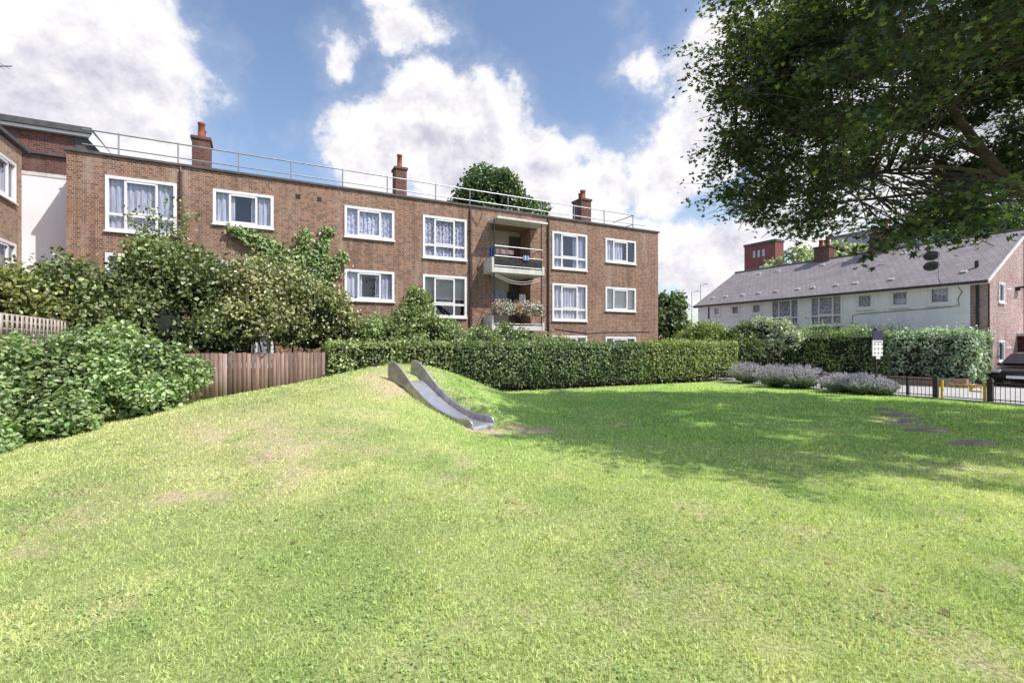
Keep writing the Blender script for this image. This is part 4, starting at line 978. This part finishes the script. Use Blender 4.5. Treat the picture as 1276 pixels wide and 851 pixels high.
shrub('young_shrub','pale green pointed shrub between two lower windows','shrub',W(FO,-8.0,-2.6,0),fl([(-8.0,-2.6,2.5,.95),(-7.7,-2.5,3.3,.7),(-8.8,-2.9,2.1,.9),(-7.1,-2.8,2.1,.9),(-8.0,-3.0,1.5,1.1),(-9.7,-3.0,1.9,.85)]),9500,.09,[(.12,.17,.05),(.17,.22,.07),(.07,.11,.03),(.26,.3,.13)],[.3,.3,.25,.15],group=SG,rough=.3)
shrub('low_shrub','loose mixed green shrub below the flowery balcony','shrub',W(FO,-4.4,-2.6,0),fl([(-6.2,-2.9,1.75,.85),(-5.2,-2.8,1.75,.85),(-4.2,-2.7,1.8,.8),(-3.2,-2.8,1.7,.8),(-2.2,-2.8,1.65,.75),(-1.3,-2.8,1.5,.7)]),10500,.08,[(.10,.15,.045),(.16,.21,.07),(.06,.10,.03),(.3,.33,.17)],[.3,.3,.25,.15],group=SG,rough=.35)
# climber on the wall
def climber():
    o=empty('wall_climber',W(FO,-11.3,-.03,3.6),TH,'leafy green climber spreading up the brick wall','climbing plant')
    P=[];D=[]
    stems=[[(0,0,0),(-.3,0,1.1),(-1.1,0,1.7),(-2.0,0,2.15),(-2.7,0,2.35)],[(0,0,0),(-.5,0,.7),(-1.4,0,1.1),(-2.2,0,1.35)],[(0,0,0),(0,0,1.3),(-.25,0,2.1),(-.1,0,2.6)],[(0,0,0),(.4,0,1.2),(.45,0,2.0),(.75,0,2.75)],[(0,0,0),(.6,0,.9),(1.1,0,1.6),(1.3,0,1.75)],[(0,0,0),(.2,0,.8),(.0,0,1.6)],[(0,0,0),(-.7,0,.3),(-1.5,0,.9),(-1.35,0,2.0)]]
    mb=MB()
    for st in stems:
        mb.tube([(x,-.02,z) for x,_,z in st],[.018]*(len(st)-1)+[.006],5)
        for i in range(len(st)-1):
            a,b_=np.array(st[i]),np.array(st[i+1]);L=np.linalg.norm(b_-a);wd=.34 if i<len(st)-2 else .17
            n=int(260*L);tt=RNG.random(n);q=a+(b_-a)*tt[:,None];q[:,0]+=RNG.normal(size=n)*wd*.55;q[:,2]+=RNG.normal(size=n)*wd*.55;q[:,1]=-.03-RNG.random(n)*.14;P.append(q)
    mb.build('stem',TWIG,o);P=np.concatenate(P);D=np.tile([0,-1.0,.2],(len(P),1))
    foliage_mesh('foliage',P,D,.15,T_OVAL,[(.15,.21,.07),(.21,.27,.10),(.09,.13,.04)],None,LEAF,o,.3,.35,tan=RNG.normal(size=(len(P),3))*.5+np.array([0,0,-1.0]))
climber()
# sprout on the tall shrub
o=empty('sapling',W(FO,-15.7,-2.2,0),TH,'thin straggly sapling rising in front of the first large window','sapling')
mb=MB();P=[]
tips=[(-.9,0,5.75),(-.4,.1,6.0),(.2,0,6.15),(.55,.1,5.7),(-.1,-.1,5.5),(.75,0,5.9),(-.5,0,5.4),(.3,.1,5.3)]
for a_ in tips:
    pts=branch_curve((0,0,3.6),a_,.1,7);mb.tube(pts,[.02,.018,.015,.012,.009,.006,.004],5)
    for q in pts[2:]:
        n=22;P.append(np.array(q)+RNG.normal(size=(n,3))*.14)
mb.tube([(0,0,0),(.05,0,2),(0,0,3.6)],[.04,.03,.02],6);mb.build('stem',TWIG,o);P=np.concatenate(P)
foliage_mesh('foliage',P,RNG.normal(size=P.shape),.10,T_OVAL,GRN,None,LEAF,o,.5)
# ================================================================== LAVENDER
LAVG='grey green lavender clumps along the railings'
def lavender(x,y,w_,h,label,n=900,tint=1.0):
    o=empty('lavender_bush',(x,y,0),0,label,'lavender',LAVG)
    a=RNG.uniform(0,2*np.pi,n);r=np.sqrt(RNG.random(n));d=np.stack([np.cos(a)*r*.9,np.sin(a)*r*.9,1.0-.45*r*r],1);d/=np.linalg.norm(d,axis=1,keepdims=True)
    base=np.stack([np.cos(a)*r*w_*.25,np.sin(a)*r*w_*.2,np.zeros(n)],1)
    L=h*(.6+.45*RNG.random(n))[:,None];k=4
    V,Fs,C=[],[],[]
    tip=base+d*L*np.array([w_/h*.62,w_/h*.5,1]);
    for j in range(5):
        f=.25+.15*j+RNG.random((n,1))*.12;P_=base+(tip-base)*f
        V1,F1=inst(P_,RNG.normal(size=(n,3)),.085*np.ones(n),T_DIA,tan=d+RNG.normal(size=(n,3))*.35,wid=.45)
        c=palette(n,[(.16,.20,.13),(.22,.26,.18),(.10,.13,.08)]);Fs.append(F1+sum(len(v) for v in V));V.append(V1);C.append(np.repeat(c,4,0))
    np_mesh('foliage',np.concatenate(V),np.concatenate(Fs),LEAF,np.clip(np.concatenate(C),0,1),o)
    V,Fs,C=[],[],[]
    for j in range(3):
        P_=base+(tip-base)*(.88+.07*j)
        V1,F1=inst(P_,RNG.normal(size=(n,3)),.06*np.ones(n),T_DIA,tan=d,wid=.5)
        c=palette(n,[(.26,.21,.34),(.35,.30,.42),(.24,.23,.24)])*tint;Fs.append(F1+sum(len(v) for v in V));V.append(V1);C.append(np.repeat(c,4,0))
    np_mesh('flower_spikes',np.concatenate(V),np.concatenate(Fs),FLOWER,np.clip(np.concatenate(C),0,1),o)
    mb=MB();mb.lathe([(w_*.1,.0),(w_*.33,.12),(w_*.36,h*.45),(w_*.22,h*.62),(.02,h*.68)],(0,0),10);mb.build('shade_core',CORE,o,smooth=True)  # added dark core, stops light coming through the clump
for px,Yy,w_,h,lab in((932,22.4,1.0,.85,'lavender clump right beside the hedge end'),(966,20.5,1.0,.85,'greener lavender clump, second from the hedge end'),(998,19.9,1.15,.85,'widest round lavender clump beside the bare kerb'),(1050,18.4,1.0,.62,'low lavender clump left of the signpost'),(1078,17.7,1.0,.66,'low lavender clump directly behind the signpost'),(1100,17.35,.6,.5,'small lavender tuft just right of the signpost')):
    x,y=spot(px,Yy-.75);lavender(x,y,w_*1.1,h*1.08,lab,1300,1.1)
# ================================================================== OTHER PLANTING by the white house
def hl(l):return [(*W(HO,x,y)[:2],z,r) for x,y,z,r in l]
GG='garden shrubs between the flats and the white house'
shrub('broad_leaved_tree','dark broad leaved small tree at the right corner of the flats','tree',(*spot(836,30),0),[(*spot(830,29.5),3.0,1.1),(*spot(842,30),3.9,.95),(*spot(848,30),2.6,1.0),(*spot(826,30),4.3,.6),(*spot(838,30),1.6,1.2)],5200,.20,[(.05,.09,.03),(.08,.13,.045),(.16,.2,.1),(.03,.06,.02)],None,group=GG,rough=.3)
shrub('garden_shrub','bright yellow green shrub left of the white house front','shrub',(*spot(878,27.5),0),[(*spot(872,27.5),2.2,.95),(*spot(888,27),2.0,.9),(*spot(858,28),1.9,.8),(*spot(878,27),1.2,1.2),(*spot(902,27),1.8,.75)],7500,.10,[(.17,.23,.05),(.24,.30,.08),(.09,.13,.03)],None,group=GG,rough=.35)
shrub('garden_shrub','dark green shrub beside the narrow windows of the white house','shrub',(*spot(925,26),0),[(*spot(918,26.5),2.0,.8),(*spot(932,26),2.15,.85),(*spot(925,25.5),1.3,1.0)],4500,.10,[(.08,.13,.035),(.13,.18,.06),(.05,.08,.02)],None,group=GG,rough=.35)
shrub('silver_shrub','pale silvery shrub in front of the curtained upper window','shrub',(*spot(962,26),0),[(*spot(950,26),2.6,.75),(*spot(972,25.5),2.4,.7),(*spot(962,26),1.8,1.0),(*spot(985,25),2.0,.6)],5200,.10,[(.22,.27,.18),(.33,.37,.28),(.10,.14,.08),(.42,.45,.38)],None,group=GG,rough=.4)
shrub('flower_border','low mixed border plants at the foot of the brick gable','shrub',W(HO,1.2,-.7,0),hl([(.4,-.6,.45,.45),(1.2,-.6,.5,.45),(2.0,-.6,.45,.4),(-.3,-.5,.4,.4)]),2600,.09,[(.15,.2,.08),(.26,.3,.16),(.08,.12,.04),(.32,.2,.15)],None,rough=.4,core=.6)
# far trees
FG='leafy trees beyond the buildings'
tree('tree','rounded dark tree rising behind the roof of the brick flats',(*spot(612,42),0),[(*spot(612,42),14.2,3.4),(*spot(582,42),13.0,2.5),(*spot(645,42),13.2,2.6),(*spot(618,42),15.3,2.5),(*spot(600,41),11,3),(*spot(634,41),11,3),(*spot(610,42),14.5,2.6)],34000,.27,[(.05,.085,.03),(.08,.12,.04),(.03,.055,.018),(.14,.17,.06)],[.35,.3,.25,.1],trunk_r=.35,fork=8,group=FG)
tree('tree','pale green tree showing just above the slate ridge',(*spot(1010,46),0),[(*spot(975,46),8.6,2.1),(*spot(1000,46),9.2,2.3),(*spot(1040,46),9.4,2.5),(*spot(1070,46),9.0,2.3),(*spot(1015,46),7,3)],12000,.30,[(.17,.21,.09),(.24,.28,.13),(.09,.12,.05),(.35,.38,.22)],None,trunk_r=.3,fork=5,group=FG)
tree('tree','bluish green tree beyond the roof at the right edge',(*spot(1230,42),0),[(*spot(1200,43),11.2,2.2),(*spot(1230,42),11.6,2.4),(*spot(1265,42),12.4,2.6),(*spot(1300,42),12,3),(*spot(1170,44),9.5,2.0)],11000,.30,[(.07,.13,.05),(.11,.19,.08),(.04,.08,.04)],None,trunk_r=.3,fork=6,group=FG)
# ================================================================== DISTANT BUILDINGS
def far_block(name,label,px0,Y0,length,h,dep,m_,band=None,wins_=(),cat='building'):
    x,y=spot(px0,Y0);o=empty(name,(x,y,0),TH,label,cat)
    mb=MB();mb.box(0,dep,0,length,-.1,h);wl=mb.build('wall',m_,o)
    mb=MB();mb.box(-.1,dep+.1,-.1,length+.1,h,h+.35);mb.build('parapet',LEAD if band is None else band,o)
    for (a,b,c,d) in wins_:
        mb=MB();mb.box(-.08,.1,a,b,c,d);mb.build('window',M_plain('far_glass',(.45,.48,.52),.3,.1,2) if 'far_glass' not in bpy.data.materials else bpy.data.materials['far_glass'],o)
    return o
far_block('office_block','red brick tower block with three small windows beyond the white house',966,74,5.3,17.4,2.0,BR_R,wins_=[(1.7,2.1,15.4,16.5),(2.5,2.9,15.4,16.5),(3.3,3.7,15.4,16.5),(1.5,2.6,12.5,14.0)])
GB=M_plain('grey_blue_cladding',(.42,.41,.48),.6,.06,.4)
o=far_block('tower_block','long pale grey slab block seen through the tree above the roof',1330,46,21.4,15.7,11,GB,band=M_plain('roof_edge',(.2,.2,.22),.7,.1,1))
for i in range(7):
    for z in(13.5,9.6):
        mb=MB();mb.box(-.06,.05,1+i*2.75,3+i*2.75,z,z+1.5);mb.build('window',bpy.data.materials['far_glass'],o)
mb=MB();mb.box(-.04,.02,0,21.3,0,13.1);mb.build('brick_band',BR_R,o)
LG='slim lamp columns far beyond the hedges'
for px,Yy,h,lab in((862,62,8.4,'distant lamp column with side arm left of the white house'),(873,66,9.8,'plain tall column closest to the white house roof corner')):
    x,y=spot(px,Yy);o=empty('street_lamp',(x,y,0),0,lab,'lamp column',LG);mb=MB();mb.tube([(0,0,0),(0,0,h)],[.06,.035],6);mb.build('column',STEEL,o)
    mb=MB();mb.tube([(0,0,h),(.8,0,h+.12)],.035,5);mb.box(.5,.95,-.07,.07,h+.08,h+.15);mb.build('lamp_head',STEEL,o)
# ================================================================== BALCONY THINGS
BG='potted flowers on the middle balcony rail'
pinks=[[(.6,.2,.3),(.7,.45,.5)],[(.75,.70,.70),(.7,.6,.62)],[(.5,.12,.08),(.6,.3,.25)],[(.6,.25,.4),(.75,.6,.65)],[(.8,.78,.74),(.6,.3,.4)]]
nm=['pink','white','red','magenta','mixed pale']
for i in range(5):
    x=-3.55+i*.5;cx,cy,_=W(FO,x,-1.0)
    o=empty('flower_pot',(cx,cy,3.35),TH,f'{nm[i]} flowers in a trough, number {["one","two","three","four","five"][i]} from the left on the balcony rail' if False else f'{nm[i]} flowers spilling from a pot on the middle balcony rail','flower pot',BG)
    mb=MB();mb.box(-.19,.19,-.09,.09,-.1,.06);mb.build('pot',POT if i in(1,2) else BLACK,o,bevel=.02)
    P,D,k=clump_pts([(0,0,.16),(-.15,-.05,0),(.15,-.05,-.02),(0,-.08,-.18)],[.2,.17,.17,.15],420)
    foliage_mesh('foliage',P,D,.07,T_OVAL,GRN,None,LEAF,o)
    P,D,k=clump_pts([(0,0,.18),(-.15,-.06,0),(.15,-.06,0),(0,-.1,-.15)],[.22,.19,.19,.16],240,shell=.95)
    foliage_mesh('blossom',P,D,.065,T_DIA,pinks[i],None,FLOWER,o)
CL=lambda n,c:M_plain(n,c,.9,.25,6)
def cloth(label,x,y,z,wd,h,m_):
    cx,cy,_=W(FO,x,y);o=empty('garment',(cx,cy,z),TH,label,'laundry','washing hung on the balconies')
    mb=MB();n=8
    for i in range(n):
        a,b_=-wd/2+wd*i/n,-wd/2+wd*(i+1)/n
        mb.quad((a,.03*math.sin(i*1.9),0),(b_,.03*math.sin((i+1)*1.9),0),(b_,.05*math.sin((i+1)*1.9),-h),(a,.05*math.sin(i*1.9),-h))
    mb.build('cloth',m_,o,smooth=True)
cloth('bright blue cloth hung at the left end of the top balcony',-3.6,-.5,6.15,.3,.5,CL('cl_blue',(.03,.05,.22)))
cloth('small pale blue cloth over the top balcony rail',-2.1,-.97,5.82,.3,.22,CL('cl_pale',(.4,.5,.7)))
cloth('pinkish towel over the top balcony rail',-2.9,-.4,6.12,.9,.2,CL('cl_pink',(.28,.20,.21)))
cloth('black shirt on the middle balcony line',-2.3,.1,4.25,.5,.55,CL('cl_black',(.02,.02,.04)))
cloth('white shirt on the middle balcony line',-1.75,.05,4.15,.35,.5,CL('cl_white',(.6,.62,.68)))
cloth('patterned grey cloth at left of the middle balcony line',-3.0,.1,4.3,.7,.5,CL('cl_grey',(.25,.26,.32)))
o=empty('washing_line',W(FO,-2.5,-.9,4.8),TH,'slack white washing line across the middle balcony','washing line')
mb=MB()
for dz in(0,-.1):mb.tube([(-1.2+2.4*i/10,0,dz+.12-.28*math.sin(math.pi*i/10)+(-.1*i/10)) for i in range(11)],.009,5)
mb.build('cord',WHITE,o)
# ================================================================== PARKED CAR (nose shows at the right edge)
def car():
    o=empty('parked_car',W(HO,.6,-1.35,0),TH,'black car parked beyond the railings at the right edge','car')
    paint=M_plain('car_black',(.012,.012,.016),.18,.1,2)
    # side profile, nose toward -x
    prof=[(-2.05,.28),(-2.1,.48),(-2.0,.66),(-1.85,.70),(-1.15,.80),(-1.0,.84),(-.35,1.34),(0,1.40),(.9,1.38),(1.5,1.12),(1.95,.95),(2.05,.55),(1.98,.28)]
    half=lambda z:.84 if z<.9 else .84-(z-.9)*.42
    mb=MB();n=len(prof)
    for s in(-1,1):
        for x,z in prof:mb.v.append((x,s*half(z),z))
    for i in range(n):
        j=(i+1)%n;mb.f.append((i,j,n+j,n+i));mb.m.append(0)
    mb.f.append(tuple(range(n)));mb.f.append(tuple(range(2*n-1,n-1,-1)));mb.m+=[0,0]
    mb.build('body',paint,o,bevel=.11)
    for x in(-1.3,1.25):
        for s in(-1,1):
            mb=MB();mb.tube([(x,s*.86,.31),(x,s*.68,.31)],.31,20);wl=mb.build('wheel',RUBBER,o)
            mb=MB();mb.tube([(x,s*.868,.31),(x,s*.8,.31)],.19,12);mb.build('rim',STEEL,wl)
    mb=MB()
    mb.quad((-.94,-.79,.93),(-.40,-.66,1.31),(-.40,.66,1.31),(-.94,.79,.93));mb.v=[(x-.012,y,z+.012) for x,y,z in mb.v];mb.build('windscreen',M_plain('car_glass',(.03,.035,.045),.05,.1,2),o)
    for s in(-1,1):
        mb=MB();mb.quad((-.75,s*.845,.93),(.9,s*.845,.93),(.8,s*.665,1.32),(-.3,s*.665,1.33));mb.build('side_window',bpy.data.materials['car_glass'],o)
        mb=MB();mb.box(-2.06,-1.86,s*.62-.15,s*.62+.15,.58,.70);mb.build('headlight',M_plain('lamp_glass',(.6,.6,.65),.1,.1,3) if s<0 else bpy.data.materials['lamp_glass'],o,bevel=.03)
    mb=MB();mb.box(-2.13,-2.08,-.26,.26,.36,.47);mb.build('number_plate',WHITE,o)
    return o
car()
# ================================================================== BIG TREE (upper right)
def big_tree():
    base=(12.3,9.0,0);o=empty('maple_tree',base,0,'large dark leaved tree spreading over the lawn from the right','tree')
    bx_,by_,bz_=base;rng=np.random.default_rng(5)
    C0=np.array([10.9,9.6,7.6]);RX=np.array([6.6,6.9,4.3])
    limbs=[[(12.3,9.0,2.6),(11.2,9.2,3.7),(9.7,9.3,4.6),(8.9,9.4,5.6),(8.3,9.6,6.8),(7.6,9.8,8.2),(7.2,10,9.6)],
           [(9.9,9.3,4.5),(9.0,9.3,4.95),(7.9,9.2,5.05),(6.8,9.3,4.95),(5.8,9.6,4.7)],
           [(9.1,9.4,5.3),(8.2,9.8,6.0),(7.2,10.4,6.5),(6.2,11.2,6.9),(5.5,12,7.0)],
           [(12.3,9.0,2.6),(12.6,9.2,4.5),(12.2,9.6,6.5),(11.6,10,8.8),(11.2,10,10.6)],
           [(12.4,9.1,3.6),(12.2,10.8,5.0),(11.6,12.4,6.0),(10.8,14,6.6)],
           [(12.5,9.1,4.0),(14.2,9.6,5.6),(15.6,10,6.8)],
           [(12.4,8.9,3.6),(12.0,7.2,5.0),(11.2,5.6,6.0),(10.2,4.6,6.4)],
           [(8.6,9.5,6.2),(8.9,10.9,7.4),(8.2,12.4,8.2)],[(8.5,9.5,6.3),(8.0,8.0,7.2),(7.6,6.8,7.8)],
           [(12.0,10.9,5.2),(10.3,11.4,5.3),(8.6,12.2,5.3),(7.2,13,5.4)]]
    mb=MB();mb.tube([(0,0,-.2),(0,0,.2),(.05,0,1.4),(0,0,2.7)],[.5,.38,.32,.30],14);mb.build('trunk',BARK,o,smooth=True)
    skel=[]
    for li,l in enumerate(limbs):
        pts=smoothp(l,5);k=len(pts);r0=[.135,.05,.045,.2,.12,.16,.12,.05,.05,.06][li]
        mb=MB();mb.tube([(p[0]-bx_,p[1]-by_,p[2]) for p in pts],[r0*(1-.8*i/k) for i in range(k)],9);mb.build('limb',BARK,o,smooth=True)
        skel+=pts
    skel=np.array(skel)
    # clumps: on and inside a bumpy dome, flat sprays
    cs=[]
    while len(cs)<300:
        d=rng.normal(size=3);d/=np.linalg.norm(d)
        if d[2]<-.62:continue
        q=rng.uniform(.38,1.0)**.6
        lump=1+.10*math.sin(d[0]*6+1.3)+.09*math.cos(d[1]*7+d[2]*5)
        c=C0+d*RX*q*lump
        if c[2]<3.3:c[2]=3.3+rng.random()*.8
        Sx,Sy=c[0]-.713*c[2],c[1]+.318*c[2]      # where this spray's shadow lands
        if Sy<5.7+.33*max(0,Sx-2.5) or Sx<-.2 or Sy>17.2:continue
        if c[1]>0 and c[0]/c[1]<.468+.03*math.sin(c[2]*2.3) :continue
        if c[1]>3 and .66<c[0]/c[1]<.84 and c[2]-2.1<.315*c[1]:continue
        if c[1]>3 and c[2]-2.1<(.25+.03*math.sin(c[0]*1.9))*c[1]:continue
        cs.append(c)
    extra=[(897,12.2,120),(893,12.2,90),(905,12,170),(903,12.2,210),(908,12.1,235),(950,11,268),(1020,10,270),(1140,7.6,290),(905,12,60),(915,12,20),(1215,7.2,285),(1000,10.5,262),(960,11,250),(925,12,262),(905,12.3,245),(1035,9.5,255),(1130,7.6,284),(1165,7.2,272),(1200,7.0,262),(1110,7.8,288),(1250,6.8,250),(1180,7,262),(1000,10.3,285),(1150,7.4,268),(1215,7.6,262),(985,10.8,275)]
    for _ in range(34):
        e_=(rng.uniform(912,990),rng.uniform(10.8,12.8),rng.uniform(-10,245))
        if e_[0]>885+.25*abs(e_[2]-110):extra.append(e_)
    for px,Y_,py in extra:
        x,y=spot(px,Y_);cs.append(np.array([x,y,1.7+(430-py)/610*Y_]))
    cs=np.array(cs);rs=np.full(len(cs),.95)*rng.uniform(.7,1.2,len(cs));rs[300:]*=.72
    mb=MB()
    for c,r in zip(cs,rs):
        dd_=np.linalg.norm(skel-c,axis=1)+np.where(skel[:,2]>c[2]+.4,1.0,0);s=skel[np.argmin(dd_)]
        L=np.linalg.norm(s-c);pts=branch_curve((s[0]-bx_,s[1]-by_,s[2]),(c[0]-bx_,c[1]-by_,c[2]),.08*L,6);mb.tube(pts,[.022*q*(.6+.25*L) for q in(1,.8,.62,.46,.32,.16)],5)
        for k in range(5):
            e=c+rng.normal(size=3)*np.array([.7,.7,.3])*r;mb.tube([pts[3],((pts[3][0]+e[0]-bx_)/2,(pts[3][1]+e[1]-by_)/2,(pts[3][2]+e[2])/2+.05),(e[0]-bx_,e[1]-by_,e[2])],[.012,.009,.005],4,cap=False)
    mb.build('branch',BARK,o,smooth=True)
    n=185000;w_=rs**2*(np.hypot(cs[:,0],cs[:,1])/10)**1.8;w_/=w_.sum();k=rng.choice(len(cs),n,p=w_)
    d=rng.normal(size=(n,3));off=d*np.array([.50,.50,.24])*rs[k][:,None]
    # leaves gather along a few spokes in each spray, leaving holes
    sp=rng.normal(size=(len(cs),7,3))*np.array([.75,.75,.22])
    mb=MB()
    for ci in range(len(cs)):
        for q in range(7):
            e=cs[ci]+sp[ci,q]*rs[ci]*.95;a=cs[ci]-np.array(base);e=e-np.array(base);mid=(a+e)/2+np.array([0,0,.05]);mb.tube([tuple(a),tuple(mid),tuple(e)],[.009,.006,.003],3,cap=False)
    mb.build('twigs',BARK,o)
    j=rng.integers(0,7,n);tt=rng.random(n)**.7;off=sp[k,j]*(tt*rs[k])[:,None]+rng.normal(size=(n,3))*.15*np.array([1,1,.7])
    P=cs[k]+off
    N=rng.normal(size=(n,3))*.55+np.array([0,0,1.0])
    sh=(.7+.6*rng.random(len(cs)))[k]
    cols=palette(n,[(.04,.065,.03),(.06,.09,.032),(.026,.045,.026),(.13,.15,.05)],[.35,.3,.23,.12])*.8*sh[:,None]
    V,Fc=inst(P-np.array(base),N,.116*(.55+.7*rng.random(n)),T_MAPLE);np_mesh('crown',V,Fc,LEAF_D,np.clip(np.repeat(cols,11,0),0,1),o)
    return o
big_tree()
